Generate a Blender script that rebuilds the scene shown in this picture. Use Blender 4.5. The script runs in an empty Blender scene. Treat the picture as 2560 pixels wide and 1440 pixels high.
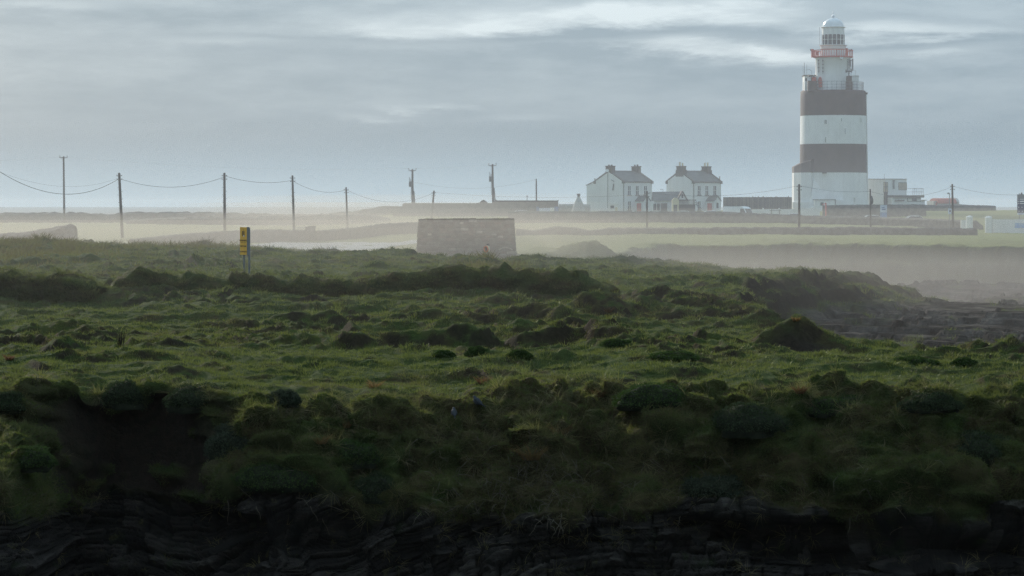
import bpy, math, random
import numpy as np
from mathutils import Vector, Matrix, Euler

random.seed(7)
S = bpy.context.scene
COL = S.collection
# sky and turf settings
SKY_LANES = [(1000, 56, 130, 13, 0.9, -0.02), (1220, 48, 150, 15, 1.1, -0.03), (1480, 40, 160, 20, 0.9, 0.0), (1700, 58, 190, 26, 1.1, 0.0), (1880, 40, 130, 20, 0.8, 0.0),
             (1720, 126, 150, 11, 0.8, -0.02), (1930, 136, 170, 16, 1.15, -0.04), (2180, 82, 150, 13, 0.8, 0.02), (2400, 88, 130, 13, 0.6, 0.02), (2340, 128, 90, 9, 0.5, 0.0),
             (120, 32, 150, 14, 0.5, 0.0), (560, 100, 120, 10, 0.25, 0.0), (1080, 270, 70, 9, 0.5, -0.08), (940, 296, 80, 8, 0.35, -0.08), (1320, 300, 90, 10, 0.22, 0.05), (1500, 10, 600, 20, 0.25, 0.0),
             (1500, 92, 800, 10, -0.40, -0.01), (2250, 108, 300, 8, -0.40, 0.03), (1900, 185, 600, 26, -0.20, 0.0), (1250, 135, 600, 18, -0.22, 0.0), (500, 60, 400, 30, -0.12, 0.0)]
SKY_DARK = (0.186, 0.310, 0.408)
SKY_LIGHT = (0.71, 0.84, 0.905)
SKY_HORIZON = (0.355, 0.555, 0.70)
SKY_ZENITH = 1.25
SKY_BACK = 1.0
GRASS_A = (0.048, 0.068, 0.020)
GRASS_B = (0.024, 0.038, 0.010)
GRASS_C = (0.062, 0.070, 0.022)
DRY_A = (0.085, 0.060, 0.030)
DRY_B = (0.048, 0.034, 0.018)
FIELD_A = (0.165, 0.175, 0.030)
FIELD_B = (0.125, 0.140, 0.026)
ROCK_A = (0.015, 0.013, 0.0125)
ROCK_B = (0.135, 0.116, 0.103)
ROCK_SPEC = 0.0
HAZE_DENSITY = 0.00004
HAZE_COLOR = (0.80, 0.86, 0.90)
HAZE_G = 0.2
# banks of spray: plan outline (X, distance), top, density, colour
MIST = [([(11, 148), (60, 148), (80, 206), (7, 206)], 8.9, 0.0042, (0.80, 0.71, 0.64)),
        ([(-300, 92), (300, 92), (300, 640), (-300, 640)], 11.6, 0.0006, (0.80, 0.70, 0.60)),
        ([(-310, 100), (310, 100), (310, 650), (-310, 650)], 49.5, 0.00070, (0.66, 0.65, 0.70)),
        ([(-320, 170), (320, 170), (320, 660), (-320, 660)], 17.0, 0.00035, (0.62, 0.65, 0.68)),
        ([(-130, 206), (4, 206), (48, 262), (-130, 262)], 10.2, 0.0030, (0.80, 0.70, 0.60)),
        ([(-140, 204), (1, 204), (62, 285), (-140, 285)], 11.0, 0.0016, (0.80, 0.70, 0.60)),
        ([(-70, 199), (3, 199), (13, 217.3), (-70, 217.3)], 10.9, 0.0130, (0.82, 0.71, 0.62)),
        ([(-80, 198), (6, 198), (16, 217.5), (-80, 217.5)], 11.4, 0.0070, (0.82, 0.71, 0.62)),
        ([(-26, 330), (16, 330), (-26, 466), (-56, 466)], 12.4, 0.0040, (0.80, 0.70, 0.61)),
        ([(-24, 335), (14, 335), (-30, 464), (-52, 464)], 13.4, 0.0022, (0.80, 0.70, 0.61))]
MIST_G = 0.15
F = 7000.0            # focal length in pixels of the 2560 px wide photograph
HZ = 513.0            # row of the sea horizon
EYE = 12.0            # camera height above the sea
R = math.radians

# ------------------------------------------------------------------ camera
cam = bpy.data.cameras.new('camera')
cam.lens = 36.0 * F / 2560.0
cam.sensor_width = 36.0
cam.shift_y = -(720.0 - HZ) / 2560.0
cam.clip_start = 0.5
cam.clip_end = 60000.0
camo = bpy.data.objects.new('camera', cam)
camo.location = (0, 0, EYE)
camo.rotation_euler = (R(90), 0, 0)
COL.objects.link(camo)
S.camera = camo

# ------------------------------------------------------------------ sun
SUN_AZ, SUN_EL = 27.0, 21.0       # degrees to the left of the view, degrees above the horizon
sund = Vector((-math.sin(R(SUN_AZ)) * math.cos(R(SUN_EL)), math.cos(R(SUN_AZ)) * math.cos(R(SUN_EL)), math.sin(R(SUN_EL))))
sl = bpy.data.lights.new('sun', 'SUN')
sl.energy = 5.0
sl.angle = R(0.6)
sl.color = (1.0, 0.93, 0.82)
so = bpy.data.objects.new('sun', sl)
so.rotation_euler = sund.to_track_quat('Z', 'Y').to_euler()
so.location = sund * 300
COL.objects.link(so)

# ------------------------------------------------------------------ view
S.view_settings.view_transform = 'Standard'
S.view_settings.look = 'None'
S.view_settings.exposure = 0.0
S.view_settings.gamma = 1.0
S.view_settings.use_curve_mapping = False
S.cycles.use_denoising = True
S.cycles.denoiser = 'OPENIMAGEDENOISE'
S.cycles.denoising_input_passes = 'RGB_ALBEDO_NORMAL'
S.cycles.denoising_prefilter = 'NONE'
S.cycles.use_adaptive_sampling = False
S.cycles.sample_clamp_indirect = 3.0
S.cycles.max_bounces = 5
S.cycles.diffuse_bounces = 2
S.cycles.glossy_bounces = 2
S.cycles.transmission_bounces = 4
S.cycles.transparent_max_bounces = 8
S.cycles.volume_bounces = 1

# ------------------------------------------------------------------ node helpers
class NT:
    def __init__(s, tree):
        s.t = tree
        s.n = tree.nodes
    def new(s, typ, **kw):
        n = s.n.new(typ)
        for k, v in kw.items():
            setattr(n, k, v)
        return n
    def put(s, sock, v):
        if v is None:
            return
        if isinstance(v, bpy.types.NodeSocket):
            s.t.links.new(v, sock)
        elif isinstance(v, (tuple, list)) and sock.type == 'RGBA' and len(v) == 3:
            sock.default_value = (*v, 1)
        else:
            sock.default_value = v
    def math(s, op, a, b=None, c=None, clamp=False):
        n = s.new('ShaderNodeMath', operation=op, use_clamp=clamp)
        s.put(n.inputs[0], a); s.put(n.inputs[1], b)
        if c is not None:
            s.put(n.inputs[2], c)
        return n.outputs[0]
    def mix(s, f, a, b, blend='MIX'):
        n = s.new('ShaderNodeMix', data_type='RGBA', blend_type=blend)
        s.put(n.inputs[0], f); s.put(n.inputs[6], a); s.put(n.inputs[7], b)
        return n.outputs[2]
    def ramp(s, v, lo, hi, a=0.0, b=1.0):
        n = s.new('ShaderNodeMapRange', interpolation_type='SMOOTHSTEP')
        s.put(n.inputs[0], v)
        for i, q in enumerate((lo, hi, a, b)):
            n.inputs[i + 1].default_value = q
        return n.outputs[0]
    def noise(s, vec, scale, detail=3.0, rough=0.55, dist=0.0):
        n = s.new('ShaderNodeTexNoise')
        s.put(n.inputs['Vector'], vec)
        n.inputs['Scale'].default_value = scale
        n.inputs['Detail'].default_value = detail
        n.inputs['Roughness'].default_value = rough
        n.inputs['Distortion'].default_value = dist
        return n.outputs[0]
    def scalev(s, vec, sc):
        n = s.new('ShaderNodeVectorMath', operation='MULTIPLY')
        s.put(n.inputs[0], vec); n.inputs[1].default_value = sc
        return n.outputs[0]
    def addv(s, a, b):
        n = s.new('ShaderNodeVectorMath', operation='ADD')
        s.put(n.inputs[0], a); s.put(n.inputs[1], b)
        return n.outputs[0]

# ------------------------------------------------------------------ sky: a thin broken cloud sheet over a Nishita sky
world = bpy.data.worlds.new('World')
S.world = world
world.use_nodes = True
w = NT(world.node_tree)
w.n.clear()
SKY_STRENGTH = 0.1
tc = w.new('ShaderNodeTexCoord')
gen = tc.outputs['Generated']
sep = w.new('ShaderNodeSeparateXYZ')
w.put(sep.inputs[0], gen)
sx, sy, sz = sep.outputs
zab = w.math('ABSOLUTE', sz)
sky = w.new('ShaderNodeTexSky', sky_type='NISHITA')
sky.sun_disc = False
sky.sun_elevation = R(SUN_EL)
sky.sun_rotation = R(-SUN_AZ)
sky.altitude = 10
sky.dust_density = 2.0
# layered stratus: noise stretched along the horizon
wv = w.scalev(gen, (9.0, 9.0, 30.0))
warp = w.new('ShaderNodeTexNoise')
w.put(warp.inputs['Vector'], wv); warp.inputs['Scale'].default_value = 1.0; warp.inputs['Detail'].default_value = 3
warpv = w.scalev(warp.outputs['Color'], (0.5, 0.5, 0.9))
lay = w.addv(w.scalev(gen, (8.0, 8.0, 62.0)), warpv)
big = w.noise(lay, 1.0, 5, 0.52)
fine = w.noise(w.addv(w.scalev(gen, (38.0, 38.0, 170.0)), warpv), 1.0, 6, 0.66)
cl = w.math('ADD', w.math('MULTIPLY', big, 0.60), w.math('MULTIPLY', fine, 0.40))
calm = w.ramp(zab, 0.012, 0.05)                 # the sheet thins to clear milky sky at the horizon
# brighter breaks in the sheet: wide soft lanes where the cloud is thin
az = w.math('DIVIDE', sx, w.math('MAXIMUM', w.math('ABSOLUTE', sy), 0.05))
front = w.math('GREATER_THAN', sy, 0.0)
def lane(ac, ec, wa, we, tilt=0.0):
    wz = w.math('ADD', sz, w.math('MULTIPLY', w.math('SUBTRACT', big, 0.5), 0.022))
    wz = w.math('ADD', wz, w.math('MULTIPLY', w.math('SUBTRACT', fine, 0.5), 0.006))
    dx = w.math('SUBTRACT', w.math('ADD', az, w.math('MULTIPLY', w.math('SUBTRACT', fine, 0.5), 0.05)), ac)
    dz = w.math('SUBTRACT', w.math('SUBTRACT', wz, ec), w.math('MULTIPLY', dx, tilt))
    q = w.math('ADD', w.math('POWER', w.math('ABSOLUTE', w.math('DIVIDE', dx, wa)), 2.0), w.math('POWER', w.math('ABSOLUTE', w.math('DIVIDE', dz, we)), 2.0))
    return w.math('MULTIPLY', w.math('POWER', 2.718, w.math('MULTIPLY', q, -1.0)), front)
def pxl(px, py, wpx, hpx, tilt=0.0):
    return lane((px - 1280) / F, (HZ - py) / F, wpx * 1.1 / F, hpx * 1.35 / F, tilt)
brk = w.ramp(w.noise(w.addv(w.scalev(gen, (34.0, 34.0, 150.0)), warpv), 1.0, 4, 0.55), 0.25, 0.75, 0.45, 1.2)
lanes = None
for (px, py, wp, hp, amp, tilt) in SKY_LANES:
    g = w.math('MULTIPLY', pxl(px, py, wp, hp, tilt), w.math('MULTIPLY', brk, amp))
    lanes = g if lanes is None else w.math('ADD', lanes, g)
dens = w.math('MULTIPLY', w.ramp(cl, 0.30, 0.72), calm)
bright = w.math('ADD', w.math('MULTIPLY', w.math('SUBTRACT', dens, 0.35), 0.55), lanes)
ccol = w.mix(w.math('ADD', w.math('MULTIPLY', bright, 0.74), 0.135, clamp=True), SKY_DARK, SKY_LIGHT)
hcol = w.mix(w.ramp(zab, 0.0, 0.028), SKY_HORIZON, ccol)
# an overcast sheet grows brighter overhead
up = w.math('ADD', w.math('MULTIPLY', zab, SKY_ZENITH), 1.0)
# and it is lit from the side where the sun stands
dt = w.new('ShaderNodeVectorMath', operation='DOT_PRODUCT')
w.put(dt.inputs[0], gen); dt.inputs[1].default_value = sund
up = w.math('MULTIPLY', up, w.ramp(dt.outputs['Value'], -1.0, 0.8, SKY_BACK, 1.0))
cs = w.new('ShaderNodeVectorMath', operation='SCALE')
w.put(cs.inputs[0], hcol); w.put(cs.inputs[3], w.math('DIVIDE', up, SKY_STRENGTH))
tot = w.mix(0.93, sky.outputs[0], cs.outputs[0])
bg = w.new('ShaderNodeBackground')
w.put(bg.inputs[0], tot)
bg.inputs[1].default_value = SKY_STRENGTH
wo = w.new('ShaderNodeOutputWorld')
w.put(wo.inputs[0], bg.outputs[0])

# ------------------------------------------------------------------ noise (numpy)
_rng = np.random.RandomState(11)
_perm = np.concatenate([_rng.permutation(256)] * 3).astype(np.int64)
_grad3 = _rng.normal(size=(256, 3)); _grad3 /= np.linalg.norm(_grad3, axis=1)[:, None]
_rnd = _rng.rand(256, 4)

def _fade(t):
    return t * t * t * (t * (t * 6 - 15) + 10)

def perlin(x, y, z=None, seed=0):
    if z is None:
        z = np.zeros_like(x)
    x = x + seed * 17.13; y = y + seed * 5.71; z = z + seed * 3.37 + 0.5
    xi = np.floor(x).astype(np.int64); yi = np.floor(y).astype(np.int64); zi = np.floor(z).astype(np.int64)
    fx, fy, fz = x - xi, y - yi, z - zi
    u, v, t = _fade(fx), _fade(fy), _fade(fz)
    xi &= 255; yi &= 255; zi &= 255
    def g(dx, dy, dz):
        h = _perm[_perm[_perm[(xi + dx) & 255] + ((yi + dy) & 255)] + ((zi + dz) & 255)]
        gv = _grad3[h]
        return gv[..., 0] * (fx - dx) + gv[..., 1] * (fy - dy) + gv[..., 2] * (fz - dz)
    def lerp(a, b, k):
        return a + (b - a) * k
    return 1.6 * lerp(lerp(lerp(g(0, 0, 0), g(1, 0, 0), u), lerp(g(0, 1, 0), g(1, 1, 0), u), v),
                      lerp(lerp(g(0, 0, 1), g(1, 0, 1), u), lerp(g(0, 1, 1), g(1, 1, 1), u), v), t)

def fbm(x, y, z=None, octv=4, gain=0.5, seed=0):
    s = 0; a = 1.0; f = 1.0; t = 0
    for k in range(octv):
        s = s + a * perlin(x * f, y * f, None if z is None else z * f, seed + k)
        t += a; a *= gain; f *= 2.03
    return s / t

def worley(x, y, z, seed=0):
    """distance to the nearest and second nearest jittered cell point"""
    x = x + seed * 7.7
    xi = np.floor(x).astype(np.int64); yi = np.floor(y).astype(np.int64); zi = np.floor(z).astype(np.int64)
    d1 = np.full(x.shape, 9.0); d2 = np.full(x.shape, 9.0)
    for dx in (-1, 0, 1):
        for dy in (-1, 0, 1):
            for dz in (-1, 0, 1):
                h = _perm[_perm[_perm[(xi + dx) & 255] + ((yi + dy) & 255)] + ((zi + dz) & 255)]
                p = _rnd[h]
                d = np.sqrt((xi + dx + p[..., 0] - x) ** 2 + (yi + dy + p[..., 1] - y) ** 2 + (zi + dz + p[..., 2] - z) ** 2)
                m = d < d1
                d2 = np.where(m, d1, np.minimum(d2, d)); d1 = np.where(m, d, d1)
    return d1, d2

def sstep(v, a, b):
    t = np.clip((v - a) / (b - a), 0, 1)
    return t * t * (3 - 2 * t)

def gauss(v, c, s):
    return np.exp(-((v - c) / s) ** 2)

# ------------------------------------------------------------------ lie of the land
_D = [40, 60, 70, 82, 92, 104, 120, 140, 170, 205, 228, 250, 275, 320, 360, 400, 430, 450, 475, 500, 560, 620, 680, 740, 900]
_Z = [7.5, 7.5, 7.5, 7.55, 7.35, 7.45, 7.95, 8.15, 8.25, 8.30, 7.70, 7.55, 7.8, 8.3, 8.7, 9.05, 9.3, 9.65, 10.3, 10.9, 11.0, 9.6, 7.0, 3.0, -2.0]
_ZL = [7.5, 7.5, 7.5, 7.55, 7.35, 7.45, 7.95, 8.15, 8.25, 8.30, 7.75, 7.6, 7.8, 8.25, 8.6, 8.9, 9.0, 9.0, 9.0, 8.9, 8.6, 7.9, 6.0, 3.0, -2.0]
INLET = [(80, 85.5), (30, 85.5), (16, 86.8), (13.0, 91), (11.6, 97), (10.2, 107), (9.8, 118), (10.6, 132), (11.8, 143), (15.5, 155), (18.0, 166),
         (21.5, 177), (22.6, 186), (21.0, 195), (15, 203), (9.5, 214), (8.8, 240), (9.4, 262), (11.5, 280), (16, 288), (32, 291),
         (70, 287), (140, 286), (200, 300), (200, 85.5)]

def poly_sd(x, y, poly):
    """signed distance, positive inside"""
    best = np.full(x.shape, 1e9); ins = np.zeros(x.shape, bool)
    n = len(poly)
    for i in range(n):
        ax, ay = poly[i]; bx, by = poly[(i + 1) % n]
        ex, ey = bx - ax, by - ay
        t = np.clip(((x - ax) * ex + (y - ay) * ey) / (ex * ex + ey * ey), 0, 1)
        best = np.minimum(best, np.hypot(x - ax - t * ex, y - ay - t * ey))
        c = ((ay > y) != (by > y)) & (x < (bx - ax) * (y - ay) / (by - ay + 1e-12) + ax)
        ins ^= c
    return np.where(ins, best, -best)

# single rises seen on the headland: X, distance, height, half width, half depth, (sharpness)
MOUNDS = [
    (-13.35, 83.5, 0.62, 0.55, 0.8, 1.0), (-11.3, 84.5, 0.40, 1.0, 0.9, 1.2), (-9.6, 78.5, 0.22, 1.3, 0.8, 1.0),
    (3.6, 108.5, 0.60, 0.95, 1.2, 1.6), (1.2, 107.0, 0.25, 1.9, 1.3, 1.0),
    (2.0, 90.0, 0.72, 1.15, 1.3, 1.6), (3.1, 88.6, 0.62, 0.75, 1.1, 2.0), (0.6, 89.0, 0.42, 0.9, 0.9, 1.2),
    (-1.1, 89.5, 0.42, 0.55, 0.8, 1.4), (-2.0, 90.0, 0.34, 0.7, 0.8, 1.4), (-6.6, 89.0, 0.60, 1.4, 0.9, 1.4), (-4.9, 88.0, 0.5, 0.8, 0.7, 1.6), (-3.2, 89.0, 0.42, 1.1, 0.8, 1.4),
    (-8.0, 197.0, 0.5, 2.3, 4.0, 1.2), (-2.3, 176.0, 0.6, 1.7, 2.5, 1.2), (0.8, 195.0, 0.35, 2.0, 3.0, 1.0), (2.6, 200.0, 0.3, 1.6, 3.0, 1.0),
    (5.6, 245.0, 0.85, 2.4, 6.0, 1.2), (7.4, 248.0, 0.7, 1.8, 6.0, 1.4), (3.0, 255.0, 0.5, 2.0, 6.0, 1.2),
    (11.3, 134.0, 0.22, 1.8, 3.0, 1.2), (18.5, 178.0, 0.5, 1.6, 3.0, 1.4), (24.8, 187.0, 0.35, 2.2, 3.0, 1.2),
    (9.1, 89.6, 0.72, 0.62, 1.7, 1.1), (8.2, 89.3, 0.45, 0.75, 1.4, 1.3), (10.0, 89.5, 0.46, 0.9, 1.5, 1.1), (11.2, 89.3, 0.24, 0.9, 1.3, 1.1),
    (8.0, 80.5, 0.16, 0.8, 0.8, 1.0), (10.8, 80.8, 0.34, 0.9, 0.8, 1.3), (12.0, 81.2, 0.38, 0.65, 0.8, 1.5), (13.2, 81.2, 0.30, 0.5, 0.8, 1.5),
    (14.6, 80.8, 0.34, 0.7, 0.8, 1.4), (16.2, 80.5, 0.3, 0.9, 0.8, 1.3), (6.6, 80.0, 0.12, 1.4, 0.8, 1.0), (1.6, 78.5, 0.20, 1.2, 0.6, 1.0),
    (4.4, 79.6, 0.16, 1.6, 0.6, 1.0), (-2.4, 80.5, 0.22, 1.0, 0.6, 1.2), (-5.2, 79.5, 0.2, 1.2, 0.6, 1.2),
    (-24.0, 118.0, 0.2, 2.5, 3.0, 1.0), (-16.0, 119.0, 0.25, 3.0, 3.0, 1.0), (-3.0, 117.5, 0.3, 4.0, 3.0, 1.0),
]

def inlet_mask(x, d):
    wob = 1.6 * fbm(x / 5.0, d / 8.0, octv=4, gain=0.6, seed=41)
    sd = poly_sd(x, d, INLET) + wob
    width = np.where(d > 250, 4.2, np.where(d < 128, 2.2, 3.6 + 4.5 * gauss(d, 166, 16)))
    return sd, width

def base_height(x, d):
    zc = np.interp(d, _D, _Z); zl = np.interp(d, _D, _ZL)
    k = sstep(x, -34, -18)
    z = zl + (zc - zl) * k
    # crest of the headland: higher to the left, sinking to the point on the right
    cx = np.interp(x, [-60, -37, -17, -8, -2, 5, 10, 20, 28], [1.05, 0.95, 0.42, -0.02, -0.26, -0.42, -0.62, -1.10, -1.7])
    z = z + cx * gauss(d, 200, 38)
    # ground falls to the right beyond the inlet
    z = z - 0.55 * sstep(x, 35, 75) * gauss(d, 400, 45)
    z = z - 0.5 * sstep(x, 30, 80) * gauss(d, 320, 40)
    return z

def hummocks(x, d):
    """wind-cut turf: rounded waves with a steep side towards the sea"""
    wx = x + 0.9 * perlin(x / 3.1, d / 3.9, seed=3)
    wd = d + 1.2 * perlin(x / 3.3, d / 4.1, seed=4)
    a = fbm(wx / 3.0, wd / 2.6, octv=2, seed=5)
    wd2 = wd + 1.5 * a
    b = 1.0 - np.abs(perlin(wx / 2.9, wd2 / 1.7, seed=6)) * 1.7
    c = 1.0 - np.abs(perlin(wx / 0.95, wd2 / 0.62, seed=7)) * 1.6
    e = fbm(wx / 0.36, wd2 / 0.33, octv=2, seed=8)
    lw = fbm(x / 5.0, d / 6.0, octv=2, seed=13)
    ter = 1.0 - np.abs(perlin(x / 9.0 + 0.5 * lw, (d + 2.2 * lw) / np.where(d < 118, 5.2, 8.0), seed=12)) * 2.2
    ter = 0.42 * np.clip(ter, 0, 1) ** 2.2 * (0.4 + 0.6 * sstep(fbm(x / 7.0, d / 9.0, octv=2, seed=14), -0.3, 0.3))
    patch = 0.35 + 0.65 * sstep(fbm(x / 9.0, d / 14.0, octv=2, seed=9), -0.35, 0.4)
    return patch * (0.46 * a + 0.34 * np.clip(b, 0, 1) ** 2 + 0.24 * np.clip(c, 0, 1) ** 1.5) + 0.09 * e + ter - 0.26

def height(x, d, detail=True):
    x = np.asarray(x, float); d = np.asarray(d, float)
    z = base_height(x, d)
    near = 1 - 0.9 * sstep(d, 235, 262) + 0.35 * gauss(d, 300, 22) * sstep(x, -2, 8)
    if detail:
        z = z + hummocks(x, d) * (0.20 + 0.80 * near) * (0.62 + 0.38 * sstep(d, 66, 95) - 0.12 * sstep(d, 130, 185))
        z = z + near * 0.35 * fbm(x / 9.0, d / 16.0, octv=3, seed=21)
    mwx = x + 0.46 * fbm(x / 0.9, d / 1.2, octv=3, seed=31) * np.clip(d / 90, 1, 2.5)
    mwd = d + 0.6 * fbm(x / 0.9, d / 1.2, octv=3, seed=32) * np.clip(d / 90, 1, 2.5)
    for (mx, md, mh, ww, dd, sh) in MOUNDS:
        q = ((mwx - mx) / ww) ** 2 + ((mwd - md) / np.where(d < md, dd * 0.75, dd * 1.2)) ** 2
        z = z + mh * np.exp(-np.power(q, sh))
    sd, width = inlet_mask(x, d)
    low = np.interp(d, [86, 110, 150, 175, 200, 240, 290], [4.6, 5.6, 6.25, 5.6, 4.7, 4.2, 3.2])
    if detail:
        low = low + 0.60 * fbm(x / 7.0, d / 10.0, octv=2, seed=51) + 0.42 * fbm(x / 1.9, d / 3.4, octv=4, gain=0.6, seed=52)
        dip = x * 0.10 + d * 0.035
        st = low * 3.2 + dip
        fr = st - np.floor(st)
        low = (np.floor(st) + sstep(fr, 0.82, 1.0) + 0.10 * fr - dip) / 3.2 + 0.05 * np.abs(fbm(x / 0.5, d / 0.8, octv=2, seed=54))
    low = low + 1.35 * np.exp(-(((x - 39) / 11) ** 2 + ((d - 236) / 12) ** 2)) + 0.7 * np.exp(-(((x - 36) / 5) ** 2 + ((d - 196) / 10) ** 2))
    low = low + 0.55 * np.exp(-(((x - 27) / 8) ** 2 + ((d - 160) / 10) ** 2)) - 1.2 * sstep(d, 240, 275)
    k = sstep(sd, 0, 1) * 0
    t = np.clip(sd / width, 0, 1)
    if detail:
        tt = t * 3.0 + 0.5 * fbm(x / 3.0, d / 4.0, octv=2, seed=57)
        t = np.clip(0.45 * t + 0.55 * (np.floor(tt) + sstep(tt - np.floor(tt), 0.45, 0.95)) / 3.0, 0, 1) * (t > 0)
    t = t * t * (3 - 2 * t)
    return z + (low - z) * t

# ------------------------------------------------------------------ ground sheet: cliff face, turf headland, fields, down to the sea
def edge_d(X):
    """distance of the cliff edge"""
    e = 69.8 + 1.6 * fbm(X / 4.0, X * 0 + 3.3, octv=3, seed=61) + 0.7 * fbm(X / 1.3, X * 0 + 1.3, octv=2, seed=62)
    e = e + 1.5 * np.exp(-((X + 9.7) / 1.9) ** 4)           # the slip on the left has bitten into the edge
    return e

def build_ground():
    NU = 680
    u = np.linspace(-0.262, 0.262, NU)
    dr = [np.arange(0, 14, 0.10), np.arange(14, 62, 0.15), np.arange(62, 142, 0.34), np.arange(142, 212, 1.0), np.arange(212, 228, 0.32), np.arange(228, 350, 1.15), np.arange(350, 470, 3.0), np.arange(470, 830, 18.0)]
    dr = np.concatenate(dr)
    NS = 236
    ts = np.linspace(0, 1, NS)[1:][::-1]          # cliff rows, bottom first
    X0 = u * 70.0
    ed = edge_d(X0)
    # --- plateau
    Dm = dr[:, None] + ed[None, :] * (1 - sstep(dr, 0, 30))[:, None] + 70.0 * sstep(dr, 0, 30)[:, None]
    Xm = u[None, :] * Dm
    Xm = X0[None, :] + (Xm - X0[None, :])
    Zm = height(Xm, Dm)
    notch = 0.75 * np.clip(fbm(X0 / 1.5, X0 * 0 + 5.1, octv=3, seed=63) + 0.12, 0, 0.8)
    Zm = Zm - notch[None, :] * np.exp(-np.clip(Dm - ed[None, :], 0, None) / 1.3)
    # --- cliff profile
    prof_t = [0, 0.04, 0.10, 0.36, 0.46, 0.52, 0.70, 1.0]
    prof_a = [0, 0.30, 0.80, 2.95, 3.35, 3.45, 4.1, 5.6]
    prof_z = [0, 0.03, 0.24, 2.05, 2.75, 3.10, 4.9, 8.6]
    bowl_a = [0, 0.05, -0.10, -0.15, 0.30, 0.7, 2.2, 5.6]
    bowl_z = [0, 0.12, 0.42, 2.00, 2.9, 3.4, 4.9, 8.6]
    T = ts[:, None] + 0 * X0[None, :]
    XX = X0[None, :] + 0 * T
    zc0 = 7.5 - np.interp(T, prof_t, prof_z)
    wb = np.exp(-(np.abs(XX + 9.2 + 0.8 * fbm(XX / 1.5, zc0 / 1.2, octv=3, seed=72) + 0.25 * (zc0 - 6)) / 2.55) ** 4)
    sptop = np.interp(XX + 0.35 * fbm(XX / 0.9, zc0 / 0.9, octv=2, seed=73), [-16, -13.0, -12.3, -11.6, -11.2, -10.6], [7.35, 7.1, 6.75, 5.85, 5.2, 3.4])
    spur = 4.6 * sstep(sptop - zc0, -0.05, 0.95) * sstep(-XX, 10.3, 11.0) * (0.85 + 0.3 * sstep(sptop - zc0, 0.8, 3.0))
    wb = wb * (1 - sstep(spur, 0.3, 1.6))
    a = np.interp(T, prof_t, prof_a) * (1 - wb) + np.interp(T, prof_t, bowl_a) * wb
    dz = np.interp(T, prof_t, prof_z) * (1 - wb) + np.interp(T, prof_t, bowl_z) * wb
    lip = height(X0, ed) - notch
    zc = lip[None, :] - dz
    # lateral swells of the face
    swell = 1.0 * fbm(XX / 2.6, zc / 2.0, octv=2, seed=71) * sstep(T, 0.03, 0.25)
    # left spur, nearer to the viewer
    a = a + swell * (1 - wb) + spur
    yc = ed[None, :] - a
    P = np.stack([XX, yc, zc], -1)
    # outward normals of the smooth face
    du = np.gradient(P, axis=1); dv = np.gradient(P, axis=0)
    N = np.cross(du, dv)
    N /= np.linalg.norm(N, axis=2)[..., None] + 1e-9
    sgn = np.sign((N * np.array([0, -0.7, 0.7])).sum(-1)); sgn[sgn == 0] = 1
    N = N * sgn[..., None]
    x, y, z = P[..., 0], P[..., 1], P[..., 2]
    rock_top = 4.80 + 0.85 * fbm(x / 2.2, x * 0 + 9.1, octv=4, gain=0.6, seed=81) + 0.25 * fbm(x / 0.7, z / 0.5, octv=2, seed=82) - 0.45 * np.exp(-((x + 0.4) / 2.6) ** 2) + 0.35 * np.exp(-((x + 5.9) / 1.6) ** 2) + 0.55 * sstep(-x, 10.6, 12)
    rock = sstep(rock_top - z, -0.12, 0.16)
    bare = np.clip(wb * 1.25 - 0.1, 0, 1) * sstep(T, 0.03, 0.075) * (1 - rock)
    bare = bare * sstep(0.35 + fbm(x / 0.8, z / 0.8, octv=2, seed=83), -0.1, 0.25)
    veg = (1 - rock) * (1 - bare)
    ramp0 = sstep(T, 0.0, 0.06)
    # tussocky vegetation: swelling cushions, drooping waves
    d1, d2 = worley(x / 0.95 + 0.4 * perlin(x, z, seed=84), y / 1.1, z / 0.72, 3)
    cush = np.clip(1 - (d1 / 0.78) ** 2, 0, 1) * (0.35 + 0.65 * sstep(fbm(x / 2.2, z / 1.6, octv=2, seed=85), -0.2, 0.35))
    e1, e2 = worley(x / 0.46, y / 0.5, z / 0.36, 13)
    cush2 = np.clip(1 - (e1 / 0.75) ** 2, 0, 1) * sstep(fbm(x / 1.4, z / 1.0, octv=2, seed=88), -0.1, 0.3)
    wav = fbm(x / 1.1 + 0.5 * z, y / 0.9, z / 0.42, octv=4, gain=0.55, seed=86)
    dveg = 0.75 * cush * (0.25 + 0.75 * sstep(T, 0.06, 0.26)) + 0.30 * cush2 + 0.55 * wav + 0.06 * fbm(x / 0.16, y / 0.16, z / 0.12, octv=2, seed=87)
    # bedded rock: dipping beds of uneven thickness broken by joints
    tilt = np.interp(x, [-14, -8, -4, 0, 2, 16], [0.12, 0.30, 0.34, 0.30, 0.06, -0.04])
    bed = z * 1.0 - tilt * (x - 1.5) * (x < 1.5) - 0.03 * x + 0.10 * fbm(x / 3.0, y / 3.0, z / 3.0, octv=2, seed=91)
    def beds(th, seed, ln):
        q = bed / th; i = np.floor(q).astype(np.int64)
        h = _rnd[(i * 7 + seed * 31) & 255, seed % 4]
        bl = ln * (0.5 + 1.2 * _rnd[(i * 13 + seed) & 255, 1])
        qx = x / bl + 9.0 * h + 0.12 * fbm(x / 0.6, z / 0.3, octv=2, seed=98)
        jx = np.floor(qx).astype(np.int64)
        hj = _rnd[_perm[(i & 255)] ^ (jx & 255), (seed + 1) % 4]
        fr = q - i; fx = qx - jx
        crack = (1 - sstep(np.minimum(fr, 1 - fr) * th, 0.0, 0.035)) + (1 - sstep(np.minimum(fx, 1 - fx) * bl, 0.0, 0.05))
        return h * 0.45 + hj * 0.65 - 0.30 * np.clip(crack, 0, 1), hj, np.clip(crack, 0, 1)
    k1, t1, c1 = beds(0.33, 1, 0.75); k2, t2, c2 = beds(0.115, 2, 0.42)
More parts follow.
